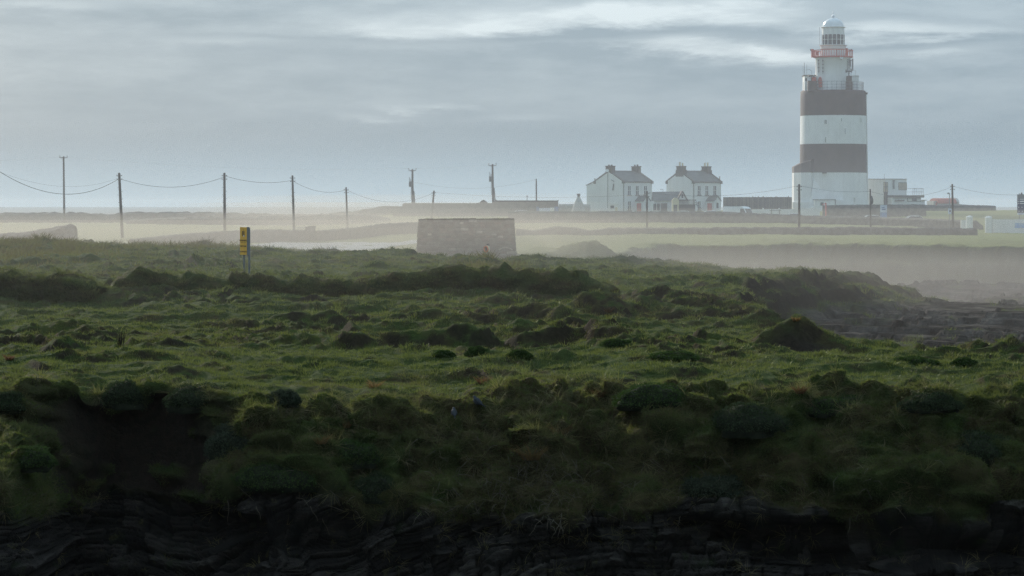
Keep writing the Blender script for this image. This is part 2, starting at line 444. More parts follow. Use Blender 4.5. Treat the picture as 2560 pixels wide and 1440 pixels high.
    drock = 0.46 * k1 + 0.20 * k2 + 0.05 * fbm(x / 0.45, y / 0.45, z / 0.16, octv=4, gain=0.6, seed=92) + 0.5 * fbm(x / 1.8, z / 1.1, octv=2, seed=93) - 0.25
    cave = sstep(x, 3.2, 5.0) * sstep(z + 0.03 * x - 0.25 * np.sin(x * 0.55), 3.95, 4.15) * (1 - sstep(z + 0.05 * x - 0.10 * np.sin(x * 0.9), 4.75, 4.95))
    ledge = sstep(x, 1.0, 2.5) * gauss(z + 0.02 * x, 5.02, 0.22)
    drock = drock - 1.1 * cave + 0.35 * ledge
    hol = np.exp(-((x + 6.2) / 3.2) ** 2) * sstep(4.75 - z, 0, 0.35) * (1 - sstep(3.7 - z, 0, 0.8))
    drock = drock - 0.9 * hol
    dbare = 0.10 * fbm(x / 0.7, y / 0.7, z / 0.7, octv=4, seed=95) + 0.04 * np.abs(fbm(x / 0.15, z / 0.15, octv=2, seed=96))
    disp = (dveg * veg + drock * rock + dbare * bare) * ramp0
    # turf overhanging the slip
    disp = disp + 0.38 * wb * gauss(T, 0.055, 0.03) * (0.6 + 0.6 * fbm(x / 0.5, x * 0, octv=2, seed=97))
    P = P + N * disp[..., None]
    V = np.concatenate([P.reshape(-1, 3), np.stack([Xm, Dm, Zm], -1).reshape(-1, 3)])
    rows = NS - 1 + len(dr)
    tonec = np.clip(0.04 + 0.55 * t1 ** 2 + 0.35 * t2 ** 2 - 0.5 * c1 - 0.2 * c2 + 0.25 * ledge, 0, 1)
    # --- surface kinds
    sd, width = inlet_mask(Xm, Dm)
    low = sstep(sd / width, 0.55, 0.95)
    face = sstep(sd / width, 0.02, 0.30) * (1 - low)
    gx = np.gradient(Zm, axis=1) / np.maximum(np.gradient(Xm, axis=1), 1e-4)
    gy = np.gradient(Zm, axis=0) / np.maximum(np.gradient(Dm, axis=0), 1e-4)
    slope = np.hypot(gx, gy)
    rockm = low * (1 - 0.85 * sstep(fbm(Xm / 4.0, Dm / 6.0, octv=3, seed=101), 0.15, 0.5) * (Dm < 260))
    rockm = np.maximum(rockm, face * 0.55 * (Dm > 255))
    barem = np.clip(face * 0.85 * (Dm < 255) * sstep(fbm(Xm / 2.5, Dm / 4.0, octv=2, seed=102), -0.35, 0.3) + sstep(slope, 0.75, 1.15) * 0.8 * (1 - low), 0, 1) * (1 - rockm)
    # the bare earth side of the eroded rise
    scar = np.exp(-(((Xm - 9.2 + 0.5 * fbm(Xm / 0.8, Zm / 0.5, octv=2, seed=109)) / 1.5) ** 2 + ((Dm - 87.9) / 1.25) ** 2) ** 2)
    barem = np.maximum(barem, scar)
    tonem = np.clip(0.50 + 1.5 * fbm(Xm / 1.6, Dm / 1.5, octv=4, gain=0.65, seed=110) + 0.25 * fbm(Xm / 9.0, Dm / 9.0, octv=2, seed=111), 0, 1) ** 1.2
    tn = np.concatenate([0.62 * tonec.ravel(), tonem.ravel()])
    fieldm = sstep(Dm, 236, 262)
    field_dry = fbm(Xm / 14.0, Dm / 30.0, octv=3, seed=104) * 0.5 + 0.5
    dry = 0.5 + 0.5 * fbm(Xm / 1.6, Dm / 2.2, octv=4, seed=105) + 0.25 * fbm(Xm / 8, Dm / 12, octv=2, seed=106)
    dry = sstep(dry + 0.30 * sstep(slope, 0.35, 0.8), 0.50, 0.95)
    dry = np.where(Dm > 250, sstep(field_dry, 0.35, 0.8) * 0.45, dry)
    dryc = sstep(0.5 + 0.55 * fbm(x / 0.9, y / 0.9, z / 0.6, octv=4, seed=107) + 0.22 * np.exp(-((x - 1.0) / 3.6) ** 2), 0.30, 0.72)
    rk = np.concatenate([rock.ravel(), rockm.ravel()])
    br = np.concatenate([bare.ravel(), barem.ravel()])
    dy = np.concatenate([dryc.ravel(), dry.ravel()])
    fd = np.concatenate([0 * rock.ravel(), fieldm.ravel()])
    ii = np.arange(rows - 1)[:, None] * NU + np.arange(NU - 1)[None, :]
    Q = np.stack([ii, ii + 1, ii + NU + 1, ii + NU], -1).reshape(-1, 4)
    me = bpy.data.meshes.new('ground')
    me.vertices.add(len(V)); me.vertices.foreach_set('co', V.astype(np.float32).ravel())
    me.loops.add(Q.size); me.loops.foreach_set('vertex_index', Q.astype(np.int32).ravel())
    me.polygons.add(len(Q)); me.polygons.foreach_set('loop_start', np.arange(0, Q.size, 4, dtype=np.int32))
    me.polygons.foreach_set('use_smooth', ~(rk[Q[:, 0]] > 0.5))
    me.update(calc_edges=True)
    for nm, arr in (('rock', rk), ('bare', br), ('dry', dy), ('field', fd), ('tone', tn)):
        at = me.attributes.new(nm, 'FLOAT', 'POINT')
        at.data.foreach_set('value', arr.astype(np.float32))
    o = bpy.data.objects.new('ground', me)
    COL.objects.link(o)
    o['kind'] = 'structure'
    vn = np.empty(len(V) * 3, np.float32); me.vertex_normals.foreach_get('vector', vn)
    vn = vn.reshape(-1, 3)
    return o, V, vn, Q, dict(rock=rk, bare=br, dry=dy, field=fd, nc=(NS - 1) * NU)

# ------------------------------------------------------------------ materials
def new_mat(name):
    m = bpy.data.materials.new(name)
    m.use_nodes = True
    t = NT(m.node_tree)
    b = m.node_tree.nodes['Principled BSDF']
    return m, t, b

def mat(name, col, rough=0.8, spec=0.3, var=0.25, scale=3.0, bump=0.0, bscale=20.0, metal=0.0, col2=None, streak=0.0):
    """painted / stone / wood surface: two-tone mottling, optional rain streaks, optional bump"""
    m, t, b = new_mat(name)
    tc = t.new('ShaderNodeTexCoord')
    geo = t.new('ShaderNodeNewGeometry')
    v = geo.outputs['Position']
    n = t.noise(v, scale, 4, 0.6)
    c2 = col2 or tuple(max(0.0, c * (1 - var * 1.6)) for c in col)
    c1 = tuple(min(1.0, c * (1 + var * 0.4)) for c in col)
    f = t.ramp(n, 0.3, 0.7)
    cc = t.mix(f, c1, c2)
    if streak:
        sv = t.noise(t.scalev(v, (2.2, 2.2, 0.22)), 1.0, 4, 0.65)
        cc = t.mix(t.math('MULTIPLY', t.ramp(sv, 0.48, 0.72), streak), cc, (0.22, 0.19, 0.15))
    t.put(b.inputs['Base Color'], cc)
    b.inputs['Roughness'].default_value = rough
    b.inputs['Specular IOR Level'].default_value = spec
    b.inputs['Metallic'].default_value = metal
    if bump:
        bn = t.new('ShaderNodeBump')
        bn.inputs['Strength'].default_value = bump
        bn.inputs['Distance'].default_value = 0.03
        t.put(bn.inputs['Height'], t.noise(v, bscale, 5, 0.6))
        t.put(b.inputs['Normal'], bn.outputs[0])
    return m

def ground_material():
    m, t, b = new_mat('turf_and_rock')
    geo = t.new('ShaderNodeNewGeometry'); v = geo.outputs['Position']
    at = {}
    for k in ('rock', 'bare', 'dry', 'field', 'tone'):
        a = t.new('ShaderNodeAttribute'); a.attribute_name = k; at[k] = a.outputs['Fac']
    n1 = t.noise(v, 0.9, 5, 0.65); n2 = t.noise(v, 5.5, 5, 0.7); n3 = t.noise(v, 22.0, 3, 0.7)
    green = t.mix(t.ramp(n2, 0.3, 0.72), GRASS_A, GRASS_B)
    green = t.mix(t.ramp(n1, 0.40, 0.66, 0, 0.8), green, GRASS_C)
    dryc = t.mix(t.ramp(n2, 0.3, 0.7), DRY_A, DRY_B)
    turf = t.mix(t.math('MULTIPLY', at['dry'], t.ramp(n3, 0.2, 0.65, 0.35, 1.0), clamp=True), green, dryc)
    fld = t.mix(t.ramp(n1, 0.3, 0.7), FIELD_A, FIELD_B)
    fld = t.mix(t.math('MULTIPLY', at['dry'], 0.5), fld, DRY_B)
    turf = t.mix(at['field'], turf, fld)
    earth = t.mix(t.ramp(n2, 0.3, 0.7), (0.040, 0.029, 0.022), (0.024, 0.018, 0.014))
    rk = t.mix(t.math('MULTIPLY', at['tone'], t.ramp(t.noise(t.scalev(v, (2.2, 2.2, 12.0)), 1.0, 5, 0.7), 0.30, 0.65, 0.35, 1.0)), ROCK_A, ROCK_B)
    rk = t.mix(t.ramp(t.noise(v, 2.6, 5, 0.7), 0.60, 0.70, 0, 0.55), rk, (0.09, 0.085, 0.035))   # yellow lichen
    rk = t.mix(t.ramp(n1, 0.58, 0.7, 0, 0.5), rk, (0.030, 0.042, 0.018))
    c = t.mix(at['bare'], turf, earth)
    c = t.mix(at['rock'], c, rk)
    t.put(b.inputs['Base Color'], c)
    t.put(b.inputs['Roughness'], t.math('SUBTRACT', 0.92, t.math('MULTIPLY', at['field'], 0.27)))
    t.put(b.inputs['Specular IOR Level'], t.math('ADD', t.math('ADD', t.math('MULTIPLY_ADD', at['rock'], -0.03, 0.03), t.math('MULTIPLY', at['field'], 0.12)), t.math('MULTIPLY', at['rock'], ROCK_SPEC)))
    bn = t.new('ShaderNodeBump'); bn.inputs['Strength'].default_value = 0.9; bn.inputs['Distance'].default_value = 0.09
    t.put(bn.inputs['Height'], t.math('ADD', n2, t.math('MULTIPLY', n3, 0.5)))
    t.put(b.inputs['Normal'], bn.outputs[0])
    return m

ground, GV, GN, GQ, GA = build_ground()
ground.data.materials.append(ground_material())
GPX = 1280 + F * GV[:, 0] / GV[:, 1]
GPY = HZ - F * (GV[:, 2] - EYE) / GV[:, 1]

def on_ground(px, py, r=5.0):
    """nearest ground point that the photograph shows at this place"""
    m = np.nonzero((np.abs(GPX - px) < r) & (np.abs(GPY - py) < r))[0]
    if len(m) == 0:
        return on_ground(px, py, r * 2)
    i = m[np.argmin(GV[m, 1])]
    return Vector(GV[i]), Vector(GN[i])

def zat(X, Y):
    return float(height(np.array([X]), np.array([Y]))[0])

def W(px, py, d):
    return Vector(((px - 1280) / F * d, d, EYE - (py - HZ) / F * d))

def WX(px, d):
    return (px - 1280) / F * d

def WZ(py, d):
    return EYE - (py - HZ) / F * d

# ------------------------------------------------------------------ sea, near headland with an added hill behind the viewer, air
def raw_mesh(name, verts, faces, smooth=False):
    me = bpy.data.meshes.new(name)
    me.from_pydata([tuple(v) for v in verts], [], faces)
    me.update()
    if smooth:
        me.polygons.foreach_set('use_smooth', [True] * len(me.polygons))
    return me

def sea():
    n = 96; rr = [0.0, 300, 1500, 6000, 20000]
    V = [(0, 400, 0)]; Fc = []
    for k in range(1, len(rr)):
        for i in range(n):
            a = 2 * math.pi * i / n
            V.append((rr[k] * math.cos(a), 400 + rr[k] * math.sin(a), 0))
    for i in range(n):
        Fc.append((0, 1 + i, 1 + (i + 1) % n))
    for k in range(len(rr) - 2):
        for i in range(n):
            a = 1 + k * n + i; b = 1 + k * n + (i + 1) % n
            Fc.append((a, a + n, b + n, b))
    o = bpy.data.objects.new('sea', raw_mesh('sea', V, Fc, True))
    COL.objects.link(o); o['kind'] = 'structure'
    m, t, b = new_mat('sea_water')
    geo = t.new('ShaderNodeNewGeometry')
    b.inputs['Base Color'].default_value = (0.02, 0.035, 0.04, 1)
    b.inputs['Roughness'].default_value = 0.25
    bn = t.new('ShaderNodeBump'); bn.inputs['Strength'].default_value = 0.6; bn.inputs['Distance'].default_value = 0.4
    t.put(bn.inputs['Height'], t.noise(t.scalev(geo.outputs['Position'], (0.25, 0.6, 1)), 1.0, 4, 0.6))
    t.put(b.inputs['Normal'], bn.outputs[0])
    o.data.materials.append(m)
sea()

def near_headland_shade_hill():
    """headland under the camera, with a hill added behind it to shade the foreground"""
    xs = np.linspace(-150, 150, 90); ys = np.concatenate([np.linspace(-140, -2, 50), np.linspace(0, 4, 8), np.linspace(4.6, 9, 10)])
    V = []; Fc = []
    for y in ys:
        for x in xs:
            rise = max(0.0, min(1.0, (-4 - y) / 30.0)); rise = rise * rise * (3 - 2 * rise)  # hill put in out of view to cut sky light on the cliff
            z = 10.4 + 30.0 * rise + 1.5 * rise * math.sin(x * .11) * math.cos(y * .13 + x * .05) + 0.25 * math.sin(x * 0.7 + y * 0.4) * math.cos(y * 0.5)
            if y > 3:
                z = 10.4 - 11.6 * min(1, (y - 3) / 5.5) ** 0.8
            V.append((x, y + 0.8 * math.sin(x * 0.5), z))
    nx = len(xs)
    for j in range(len(ys) - 1):
        for i in range(nx - 1):
            a = j * nx + i
            Fc.append((a, a + 1, a + nx + 1, a + nx))
    o = bpy.data.objects.new('headland_shade_hill', raw_mesh('headland_shade_hill', V, Fc, True))
    COL.objects.link(o); o['kind'] = 'structure'
    o.data.materials.append(mat('near_turf', (0.045, 0.06, 0.022), 0.95, 0.1, 0.4, 0.6))
near_headland_shade_hill()

def box_volume(name, plan, z0, z1, dens, col, g):
    V = [(x, y, z0) for x, y in plan] + [(x, y, z1) for x, y in plan]
    Fc = [(3, 2, 1, 0), (4, 5, 6, 7), (0, 1, 5, 4), (1, 2, 6, 5), (2, 3, 7, 6), (3, 0, 4, 7)]
    o = bpy.data.objects.new(name, raw_mesh(name, V, Fc))
    COL.objects.link(o); o['kind'] = 'stuff'
    m = bpy.data.materials.new(name + '_air'); m.use_nodes = True
    nt = m.node_tree; nt.nodes.clear()
    pv = nt.nodes.new('ShaderNodeVolumePrincipled')
    pv.inputs['Color'].default_value = (*col, 1)
    pv.inputs['Density'].default_value = dens
    pv.inputs['Anisotropy'].default_value = g
    out = nt.nodes.new('ShaderNodeOutputMaterial')
    nt.links.new(pv.outputs[0], out.inputs['Volume'])
    o.data.materials.append(m)
    return o
box_volume('haze', [(-20600, -20300), (20600, -20300), (20600, 21000), (-20600, 21000)], -3.2, 50, HAZE_DENSITY, HAZE_COLOR, HAZE_G)
# spray drifting low over the inlet and the fields: banks of sea mist, each thinner and taller than the last
for (plan, z1, dn, mc) in MIST:
    box_volume('sea_mist', plan, -2.2, z1, dn, mc, MIST_G)

# ------------------------------------------------------------------ grass: tufts of real blades on the ground
def blade_mat(name, a, b_, c, gloss=0.02):
    m = bpy.data.materials.new(name); m.use_nodes = True
    nt = m.node_tree; nt.nodes.clear(); t = NT(nt)
    at = t.new('ShaderNodeAttribute'); at.attribute_name = 'tint'; at.attribute_type = 'INSTANCER'
    at2 = t.new('ShaderNodeAttribute'); at2.attribute_name = 'shade'; at2.attribute_type = 'INSTANCER'
    col = t.mix(at2.outputs['Fac'], a, b_)
    col = t.mix(at.outputs['Fac'], col, c)
    d = t.new('ShaderNodeBsdfDiffuse'); t.put(d.inputs[0], col)
    tr = t.new('ShaderNodeBsdfTranslucent'); t.put(tr.inputs[0], t.mix(0.6, col, (0.18, 0.215, 0.045)))
    g = t.new('ShaderNodeBsdfGlossy'); g.inputs[0].default_value = (0.8, 0.85, 0.7, 1); g.inputs['Roughness'].default_value = 0.38
    m1 = t.new('ShaderNodeMixShader'); m1.inputs[0].default_value = 0.42
    nt.links.new(d.outputs[0], m1.inputs[1]); nt.links.new(tr.outputs[0], m1.inputs[2])
    m2 = t.new('ShaderNodeMixShader'); m2.inputs[0].default_value = gloss
    nt.links.new(m1.outputs[0], m2.inputs[1]); nt.links.new(g.outputs[0], m2.inputs[2])
    o = t.new('ShaderNodeOutputMaterial'); nt.links.new(m2.outputs[0], o.inputs[0])
    return m

def tuft_mesh(name, n, spread, hmin, hmax, wid, lean, droop, segs, rs):
    V = []; Fc = []
    for i in range(n):
        a = rs.rand() * 2 * math.pi; r = spread * math.sqrt(rs.rand())
        bx, by = r * math.cos(a), r * math.sin(a)
        h = hmin + (hmax - hmin) * rs.rand()
        la = a + rs.normal() * 0.7
        dx, dy = math.cos(la), math.sin(la)
        wx, wy = -dy, dx
        ta = rs.rand() * math.pi
        wx, wy = math.cos(ta), math.sin(ta)
        k0 = len(V)
        l0 = lean * (0.4 + rs.rand()); dr = droop * (0.5 + rs.rand())
        for s in range(segs):
            q = s / segs
            hx = h * (l0 * q + dr * q * q)
            hz = h * (q - 0.55 * dr * q * q * q)
            ww = wid * (1 - 0.75 * q * q) * (0.7 + 0.6 * rs.rand() if s == 0 else 1)
            V.append((bx + dx * hx - wx * ww / 2, by + dy * hx - wy * ww / 2, hz - 0.01))
            V.append((bx + dx * hx + wx * ww / 2, by + dy * hx + wy * ww / 2, hz - 0.01))
        V.append((bx + dx * h * (l0 + dr), by + dy * h * (l0 + dr), h * (1 - 0.55 * dr)))
        for s in range(segs - 1):
            b = k0 + 2 * s
            Fc.append((b, b + 1, b + 3, b + 2))
        b = k0 + 2 * (segs - 1)
        Fc.append((b, b + 1, b + 2))
    me = raw_mesh(name, V, Fc, True)
    return me

def scatter(name, pts, rot, scl, tint, shade, tuft, material):
    me = bpy.data.meshes.new(name)
    me.vertices.add(len(pts)); me.vertices.foreach_set('co', pts.astype(np.float32).ravel())
    for nm, typ, arr, key in (('rot', 'FLOAT_VECTOR', rot, 'vector'), ('scl', 'FLOAT', scl, 'value'), ('tint', 'FLOAT', tint, 'value'), ('shade', 'FLOAT', shade, 'value')):
        a = me.attributes.new(nm, typ, 'POINT'); a.data.foreach_set(key, arr.astype(np.float32).ravel())
    me.update()
    o = bpy.data.objects.new(name, me); COL.objects.link(o); o['kind'] = 'stuff'
    src = bpy.data.objects.new(name + '_tuft', tuft); tuft.materials.append(material)
    ng = bpy.data.node_groups.new(name + '_scatter', 'GeometryNodeTree')
    ng.interface.new_socket('Geometry', in_out='INPUT', socket_type='NodeSocketGeometry')
    ng.interface.new_socket('Geometry', in_out='OUTPUT', socket_type='NodeSocketGeometry')
    gi = ng.nodes.new('NodeGroupInput'); go = ng.nodes.new('NodeGroupOutput')
    ip = ng.nodes.new('GeometryNodeInstanceOnPoints')
    oi = ng.nodes.new('GeometryNodeObjectInfo'); oi.inputs['Object'].default_value = src
    nr = ng.nodes.new('GeometryNodeInputNamedAttribute'); nr.data_type = 'FLOAT_VECTOR'; nr.inputs['Name'].default_value = 'rot'
    ns = ng.nodes.new('GeometryNodeInputNamedAttribute'); ns.data_type = 'FLOAT'; ns.inputs['Name'].default_value = 'scl'
    L = ng.links
    L.new(gi.outputs[0], ip.inputs['Points']); L.new(oi.outputs['Geometry'], ip.inputs['Instance'])
    L.new(nr.outputs['Attribute'], ip.inputs['Rotation']); L.new(ns.outputs['Attribute'], ip.inputs['Scale'])
    L.new(ip.outputs[0], go.inputs[0])
    md = o.modifiers.new('scatter', 'NODES'); md.node_group = ng
    return o

def sample_ground(density, rs):
    """random points on the ground sheet, density(quad centre arrays) -> tufts per square metre"""
    A, B, C, D = (GV[GQ[:, k]] for k in range(4))
    area = 0.5 * np.linalg.norm(np.cross(C - A, D - B), axis=1)
    cen = (A + B + C + D) / 4
    lam = area * density(cen)
    cnt = rs.poisson(np.clip(lam, 0, 40))
    idx = np.repeat(np.arange(len(GQ)), cnt)
    s, t = rs.rand(len(idx), 1), rs.rand(len(idx), 1)
    P = (A[idx] * (1 - s) + B[idx] * s) * (1 - t) + (D[idx] * (1 - s) + C[idx] * s) * t
    return P, GN[GQ[idx, 0]], idx

def euler_from(nrm, spin, rs, up=0.5):
    """tufts stand between the surface normal and straight up"""
    n = nrm * (1 - up) + np.array([0, 0, up]); n /= np.linalg.norm(n, axis=1)[:, None]
    rx = np.arctan2(-n[:, 1], n[:, 2]); ry = np.arcsin(np.clip(n[:, 0], -1, 1))
    # XYZ euler: spin about own axis first, then tilt
    out = np.zeros((len(n), 3))
    for i in range(len(n)):
        pass
    cx, sx_, cy, sy_, cz, sz_ = np.cos(rx), np.sin(rx), np.cos(ry), np.sin(ry), np.cos(spin), np.sin(spin)
    # M = Rx(rx) * Ry(ry) * Rz(spin)
    m00 = cy * cz; m01 = -cy * sz_; m02 = sy_
    m10 = sx_ * sy_ * cz + cx * sz_; m11 = -sx_ * sy_ * sz_ + cx * cz
    m20 = -cx * sy_ * cz + sx_ * sz_; m21 = cx * sy_ * sz_ + sx_ * cz; m22 = cx * cy
    out[:, 1] = np.arcsin(np.clip(-m20, -1, 1)); out[:, 0] = np.arctan2(m21, m22); out[:, 2] = np.arctan2(m10, m00)
    return out

def vcol(k):
    return GA[k][GQ[:, 0]]

def grass():
    rs = np.random.RandomState(5)
    rock, bare, dry = vcol('rock'), vcol('bare'), vcol('dry')
    ncliff = GA['nc']
    cliff_q = GQ[:, 3] < ncliff
    def inview(c):
        return (np.abs(c[:, 0] / c[:, 1]) < 0.205) & ((c[:, 2] - EYE) / c[:, 1] > -0.155)
    clump = lambda c: sstep(fbm(c[:, 0] / 0.55, c[:, 1] / 0.7, c[:, 2] / 0.5, octv=2, seed=201), -0.35, 0.35)
    bl1 = blade_mat('grass_blades', GRASS_A, GRASS_C, DRY_A)
    bl2 = blade_mat('dry_blades', (0.15, 0.115, 0.060), (0.06, 0.05, 0.022), (0.20, 0.145, 0.08))
    # short turf
    def d1(c):
        d = c[:, 1]
        base = np.interp(d, [60, 72, 90, 120, 160, 210, 236], [40, 36, 24, 10, 4.5, 2.4, 1.0])
        return base * inview(c) * (~cliff_q) * (1 - rock) * (1 - np.clip(bare * 1.5, 0, 1)) * (0.35 + 0.65 * clump(c)) * (d < 236)
    P, N, idx = sample_ground(d1, rs)
    n = len(P); dist = P[:, 1]
    sc = (0.75 + 0.6 * rs.rand(n)) * np.interp(dist, [70, 100, 160, 230], [0.9, 1.1, 1.75, 2.4])
    cl_ = fbm(P[:, 0] / 0.7, P[:, 1] / 0.9, octv=2, seed=211); big_ = fbm(P[:, 0] / 3.0, P[:, 1] / 5.0, octv=2, seed=212)
    sc = sc * (0.85 + 0.75 * cl_)
    scatter('grass', P, euler_from(N, rs.rand(n) * 6.28, rs, 0.55), sc, np.clip(dry[idx] * 1.1 * (rs.rand(n) < 0.75), 0, 1), np.clip(0.5 + 1.1 * big_ + 0.5 * (rs.rand(n) - 0.5), 0, 1),
            tuft_mesh('tuft', 15, 0.13, 0.06, 0.15, 0.013, 0.35, 0.45, 2, rs), bl1)
    # longer weathered grass on the sea face and in clumps on the turf
    def d2(c):
        d = c[:, 1]
        long_ = sstep(fbm(c[:, 0] / 1.5, c[:, 1] / 1.8, c[:, 2] / 0.8, octv=3, seed=202), -0.25, 0.25)
        r = np.where(cliff_q, 62 * (0.06 + 0.94 * long_), np.interp(d, [66, 90, 130, 200], [5, 3, 1.0, 0.4]) * sstep(dry, 0.45, 0.9))
        return r * inview(c) * (1 - rock) ** 2 * (1 - np.clip(bare * 1.4, 0, 1)) * (0.08 + 0.92 * clump(c)) * (d < 215)
    P, N, idx = sample_ground(d2, rs)
    n = len(P); dist = P[:, 1]
    sc = (0.45 + 0.65 * rs.rand(n)) * np.interp(dist, [60, 72, 100, 160, 230], [0.75, 0.8, 0.8, 1.2, 1.6])
    scatter('long_grass', P, euler_from(N, rs.rand(n) * 6.28, rs, 0.25), sc, dry[idx] * rs.rand(n) ** 0.5, rs.rand(n),
            tuft_mesh('long_tuft', 16, 0.12, 0.16, 0.36, 0.011, 0.45, 0.85, 3, rs), blade_mat('long_blades', (0.016, 0.026, 0.008), (0.064, 0.076, 0.024), (0.150, 0.105, 0.050), 0.02))
    # close moss and thrift on the cushions of the sea face
    def d5(c):
        return 150 * inview(c) * cliff_q * (1 - rock) ** 2 * (1 - np.clip(bare * 1.4, 0, 1)) * (0.35 + 0.65 * clump(c))
    P, N, idx = sample_ground(d5, rs)
    n = len(P)
    mo = fbm(P[:, 0] / 0.8, P[:, 1] / 0.8, P[:, 2] / 0.6, octv=3, seed=221)
    scatter('moss', P, euler_from(N, rs.rand(n) * 6.28, rs, 0.1), 0.7 + 0.7 * rs.rand(n), np.clip(dry[idx] - 0.2, 0, 1) * rs.rand(n), np.clip(0.5 + 1.3 * mo + 0.6 * (rs.rand(n) - 0.5), 0, 1),
            tuft_mesh('moss_tuft', 14, 0.07, 0.02, 0.055, 0.016, 0.5, 0.3, 2, rs), blade_mat('moss_blades', (0.014, 0.024, 0.008), (0.060, 0.084, 0.022), DRY_A, 0.02))
    # dead bracken on the left crest
    def d4(c):
        x, d = c[:, 0], c[:, 1]
        px = 1280 + F * x / d
        zone = np.exp(-((px - 90) / 160) ** 2 - ((d - 188) / 16) ** 2) + 0.8 * np.exp(-((px - 480) / 120) ** 2 - ((d - 205) / 8) ** 2) + 0.5 * np.exp(-((px - 1210) / 60) ** 2 - ((d - 172) / 8) ** 2)
        return 9.0 * zone * inview(c) * (~cliff_q) * (1 - rock) * sstep(fbm(x / 1.5, d / 3, octv=2, seed=215), -0.3, 0.2)
    P, N, idx = sample_ground(d4, rs)
    n = len(P)
    scatter('dead_bracken', P, euler_from(N, rs.rand(n) * 6.28, rs, 0.9), 0.7 + 0.9 * rs.rand(n), rs.rand(n), rs.rand(n),
            tuft_mesh('bracken', 14, 0.22, 0.18, 0.52, 0.022, 0.35, 0.45, 3, rs), blade_mat('bracken_blades', (0.085, 0.045, 0.032), (0.060, 0.036, 0.026), (0.10, 0.062, 0.040), 0.0))
    # straw hanging over the edge and down the rock
    def d3(c):
        x, z = c[:, 0], c[:, 2]
        zone = np.exp(-((x - 1.4) / 3.2) ** 2 - ((z - 5.2) / 1.1) ** 2) * 1.0 + 0.35 * np.exp(-((x + 4.2) / 4.0) ** 2 - ((z - 6.9) / 0.8) ** 2) + 0.12
        lip = 0.8 * (cliff_q & (z > 7.0)) * sstep(fbm(x / 0.9, x * 0, octv=2, seed=205), -0.1, 0.3)
        return 44 * (zone * cliff_q + lip) * inview(c) * (1 - bare) * (1 - 0.75 * rock) * sstep(fbm(c[:, 0] / 0.6, c[:, 1] / 0.6, c[:, 2] / 0.6, octv=2, seed=203), -0.1, 0.4)
    P, N, idx = sample_ground(d3, rs)
    n = len(P)
    scatter('dry_grass', P, euler_from(N, rs.rand(n) * 6.28, rs, 0.1), 0.6 + 0.8 * rs.rand(n), rs.rand(n), rs.rand(n),
            tuft_mesh('straw', 15, 0.10, 0.13, 0.34, 0.008, 0.5, 1.0, 4, rs), bl2)
grass()

# ------------------------------------------------------------------ mesh builder
class MB:
    def __init__(s):
        s.v = []; s.f = []
    def add(s, V, Fc):
        k = len(s.v); s.v += [tuple(q) for q in V]; s.f += [tuple(i + k for i in f) for f in Fc]
        return s
    def box(s, x0, x1, y0, y1, z0, z1, M=None):
        V = [Vector((x, y, z)) for x in (x0, x1) for y in (y0, y1) for z in (z0, z1)]
        if M is not None:
            V = [M @ q for q in V]
        return s.add(V, [(0, 1, 3, 2), (4, 6, 7, 5), (0, 4, 5, 1), (2, 3, 7, 6), (0, 2, 6, 4), (1, 5, 7, 3)])
    def prism(s, poly, z0, z1, M=None):
        """poly in XY extruded in Z (z0/z1 may be lists, one height per corner)"""
        n = len(poly)
        a = z0 if isinstance(z0, (list, tuple)) else [z0] * n
        b = z1 if isinstance(z1, (list, tuple)) else [z1] * n
        V = [Vector((p[0], p[1], a[i])) for i, p in enumerate(poly)] + [Vector((p[0], p[1], b[i])) for i, p in enumerate(poly)]
        if M is not None:
            V = [M @ q for q in V]
        return s.add(V, [tuple(range(n))[::-1], tuple(range(n, 2 * n))] + [(i, (i + 1) % n, n + (i + 1) % n, n + i) for i in range(n)])
    def tube(s, pts, r, n=6, cap=True):
        """round bar along a list of points; r a number or one per point"""
        pts = [Vector(p) for p in pts]; rr = r if isinstance(r, (list, tuple)) else [r] * len(pts)
        V = []
        for i, p in enumerate(pts):
            t = (pts[min(i + 1, len(pts) - 1)] - pts[max(i - 1, 0)]).normalized()
            a = t.orthogonal().normalized() if abs(t.z) < 0.95 else (Vector((1, 0, 0)) - t * t.x).normalized()
            if abs(t.z) < 0.95:
                a = t.cross(Vector((0, 0, 1))).normalized()
            b = t.cross(a)
            for k in range(n):
                q = 2 * math.pi * k / n
                V.append(p + (a * math.cos(q) + b * math.sin(q)) * rr[i])
        Fc = []
        for i in range(len(pts) - 1):
            for k in range(n):
                Fc.append((i * n + k, i * n + (k + 1) % n, (i + 1) * n + (k + 1) % n, (i + 1) * n + k))
        if cap:
            Fc += [tuple(range(n))[::-1], tuple((len(pts) - 1) * n + k for k in range(n))]
        return s.add(V, Fc)
    def lathe(s, prof, n=32, c=(0, 0), a0=0.0, a1=2 * math.pi):
        """profile of (radius, z) turned about the vertical"""
        full = abs(a1 - a0 - 2 * math.pi) < 1e-6
        m = n if full else n + 1
        V = []
        for (r, z) in prof:
            for k in range(m):
                q = a0 + (a1 - a0) * k / n
                V.append((c[0] + r * math.cos(q), c[1] + r * math.sin(q), z))
        Fc = []
        for i in range(len(prof) - 1):
            for k in range(n):
                Fc.append((i * m + k, i * m + (k + 1) % m, (i + 1) * m + (k + 1) % m, (i + 1) * m + k))
        return s.add(V, Fc)
    def build(s, name, material, parent=None, smooth=False, loc=None, angle=None):
        me = raw_mesh(name, s.v, s.f, smooth)
        if angle:
            me.set_sharp_from_angle(angle=R(angle)) if hasattr(me, 'set_sharp_from_angle') else None
        o = bpy.data.objects.new(name, me)
        if material:
            me.materials.append(material)
        COL.objects.link(o)
        if parent:
            o.parent = parent
        if loc is not None:
            o.location = loc
        return o

def tag(o, label, cat, group=None):
    if o.type == 'MESH':
        o['kind'] = 'thing'
    o['label'] = label; o['category'] = cat
    if group:
        o['group'] = group
    return o

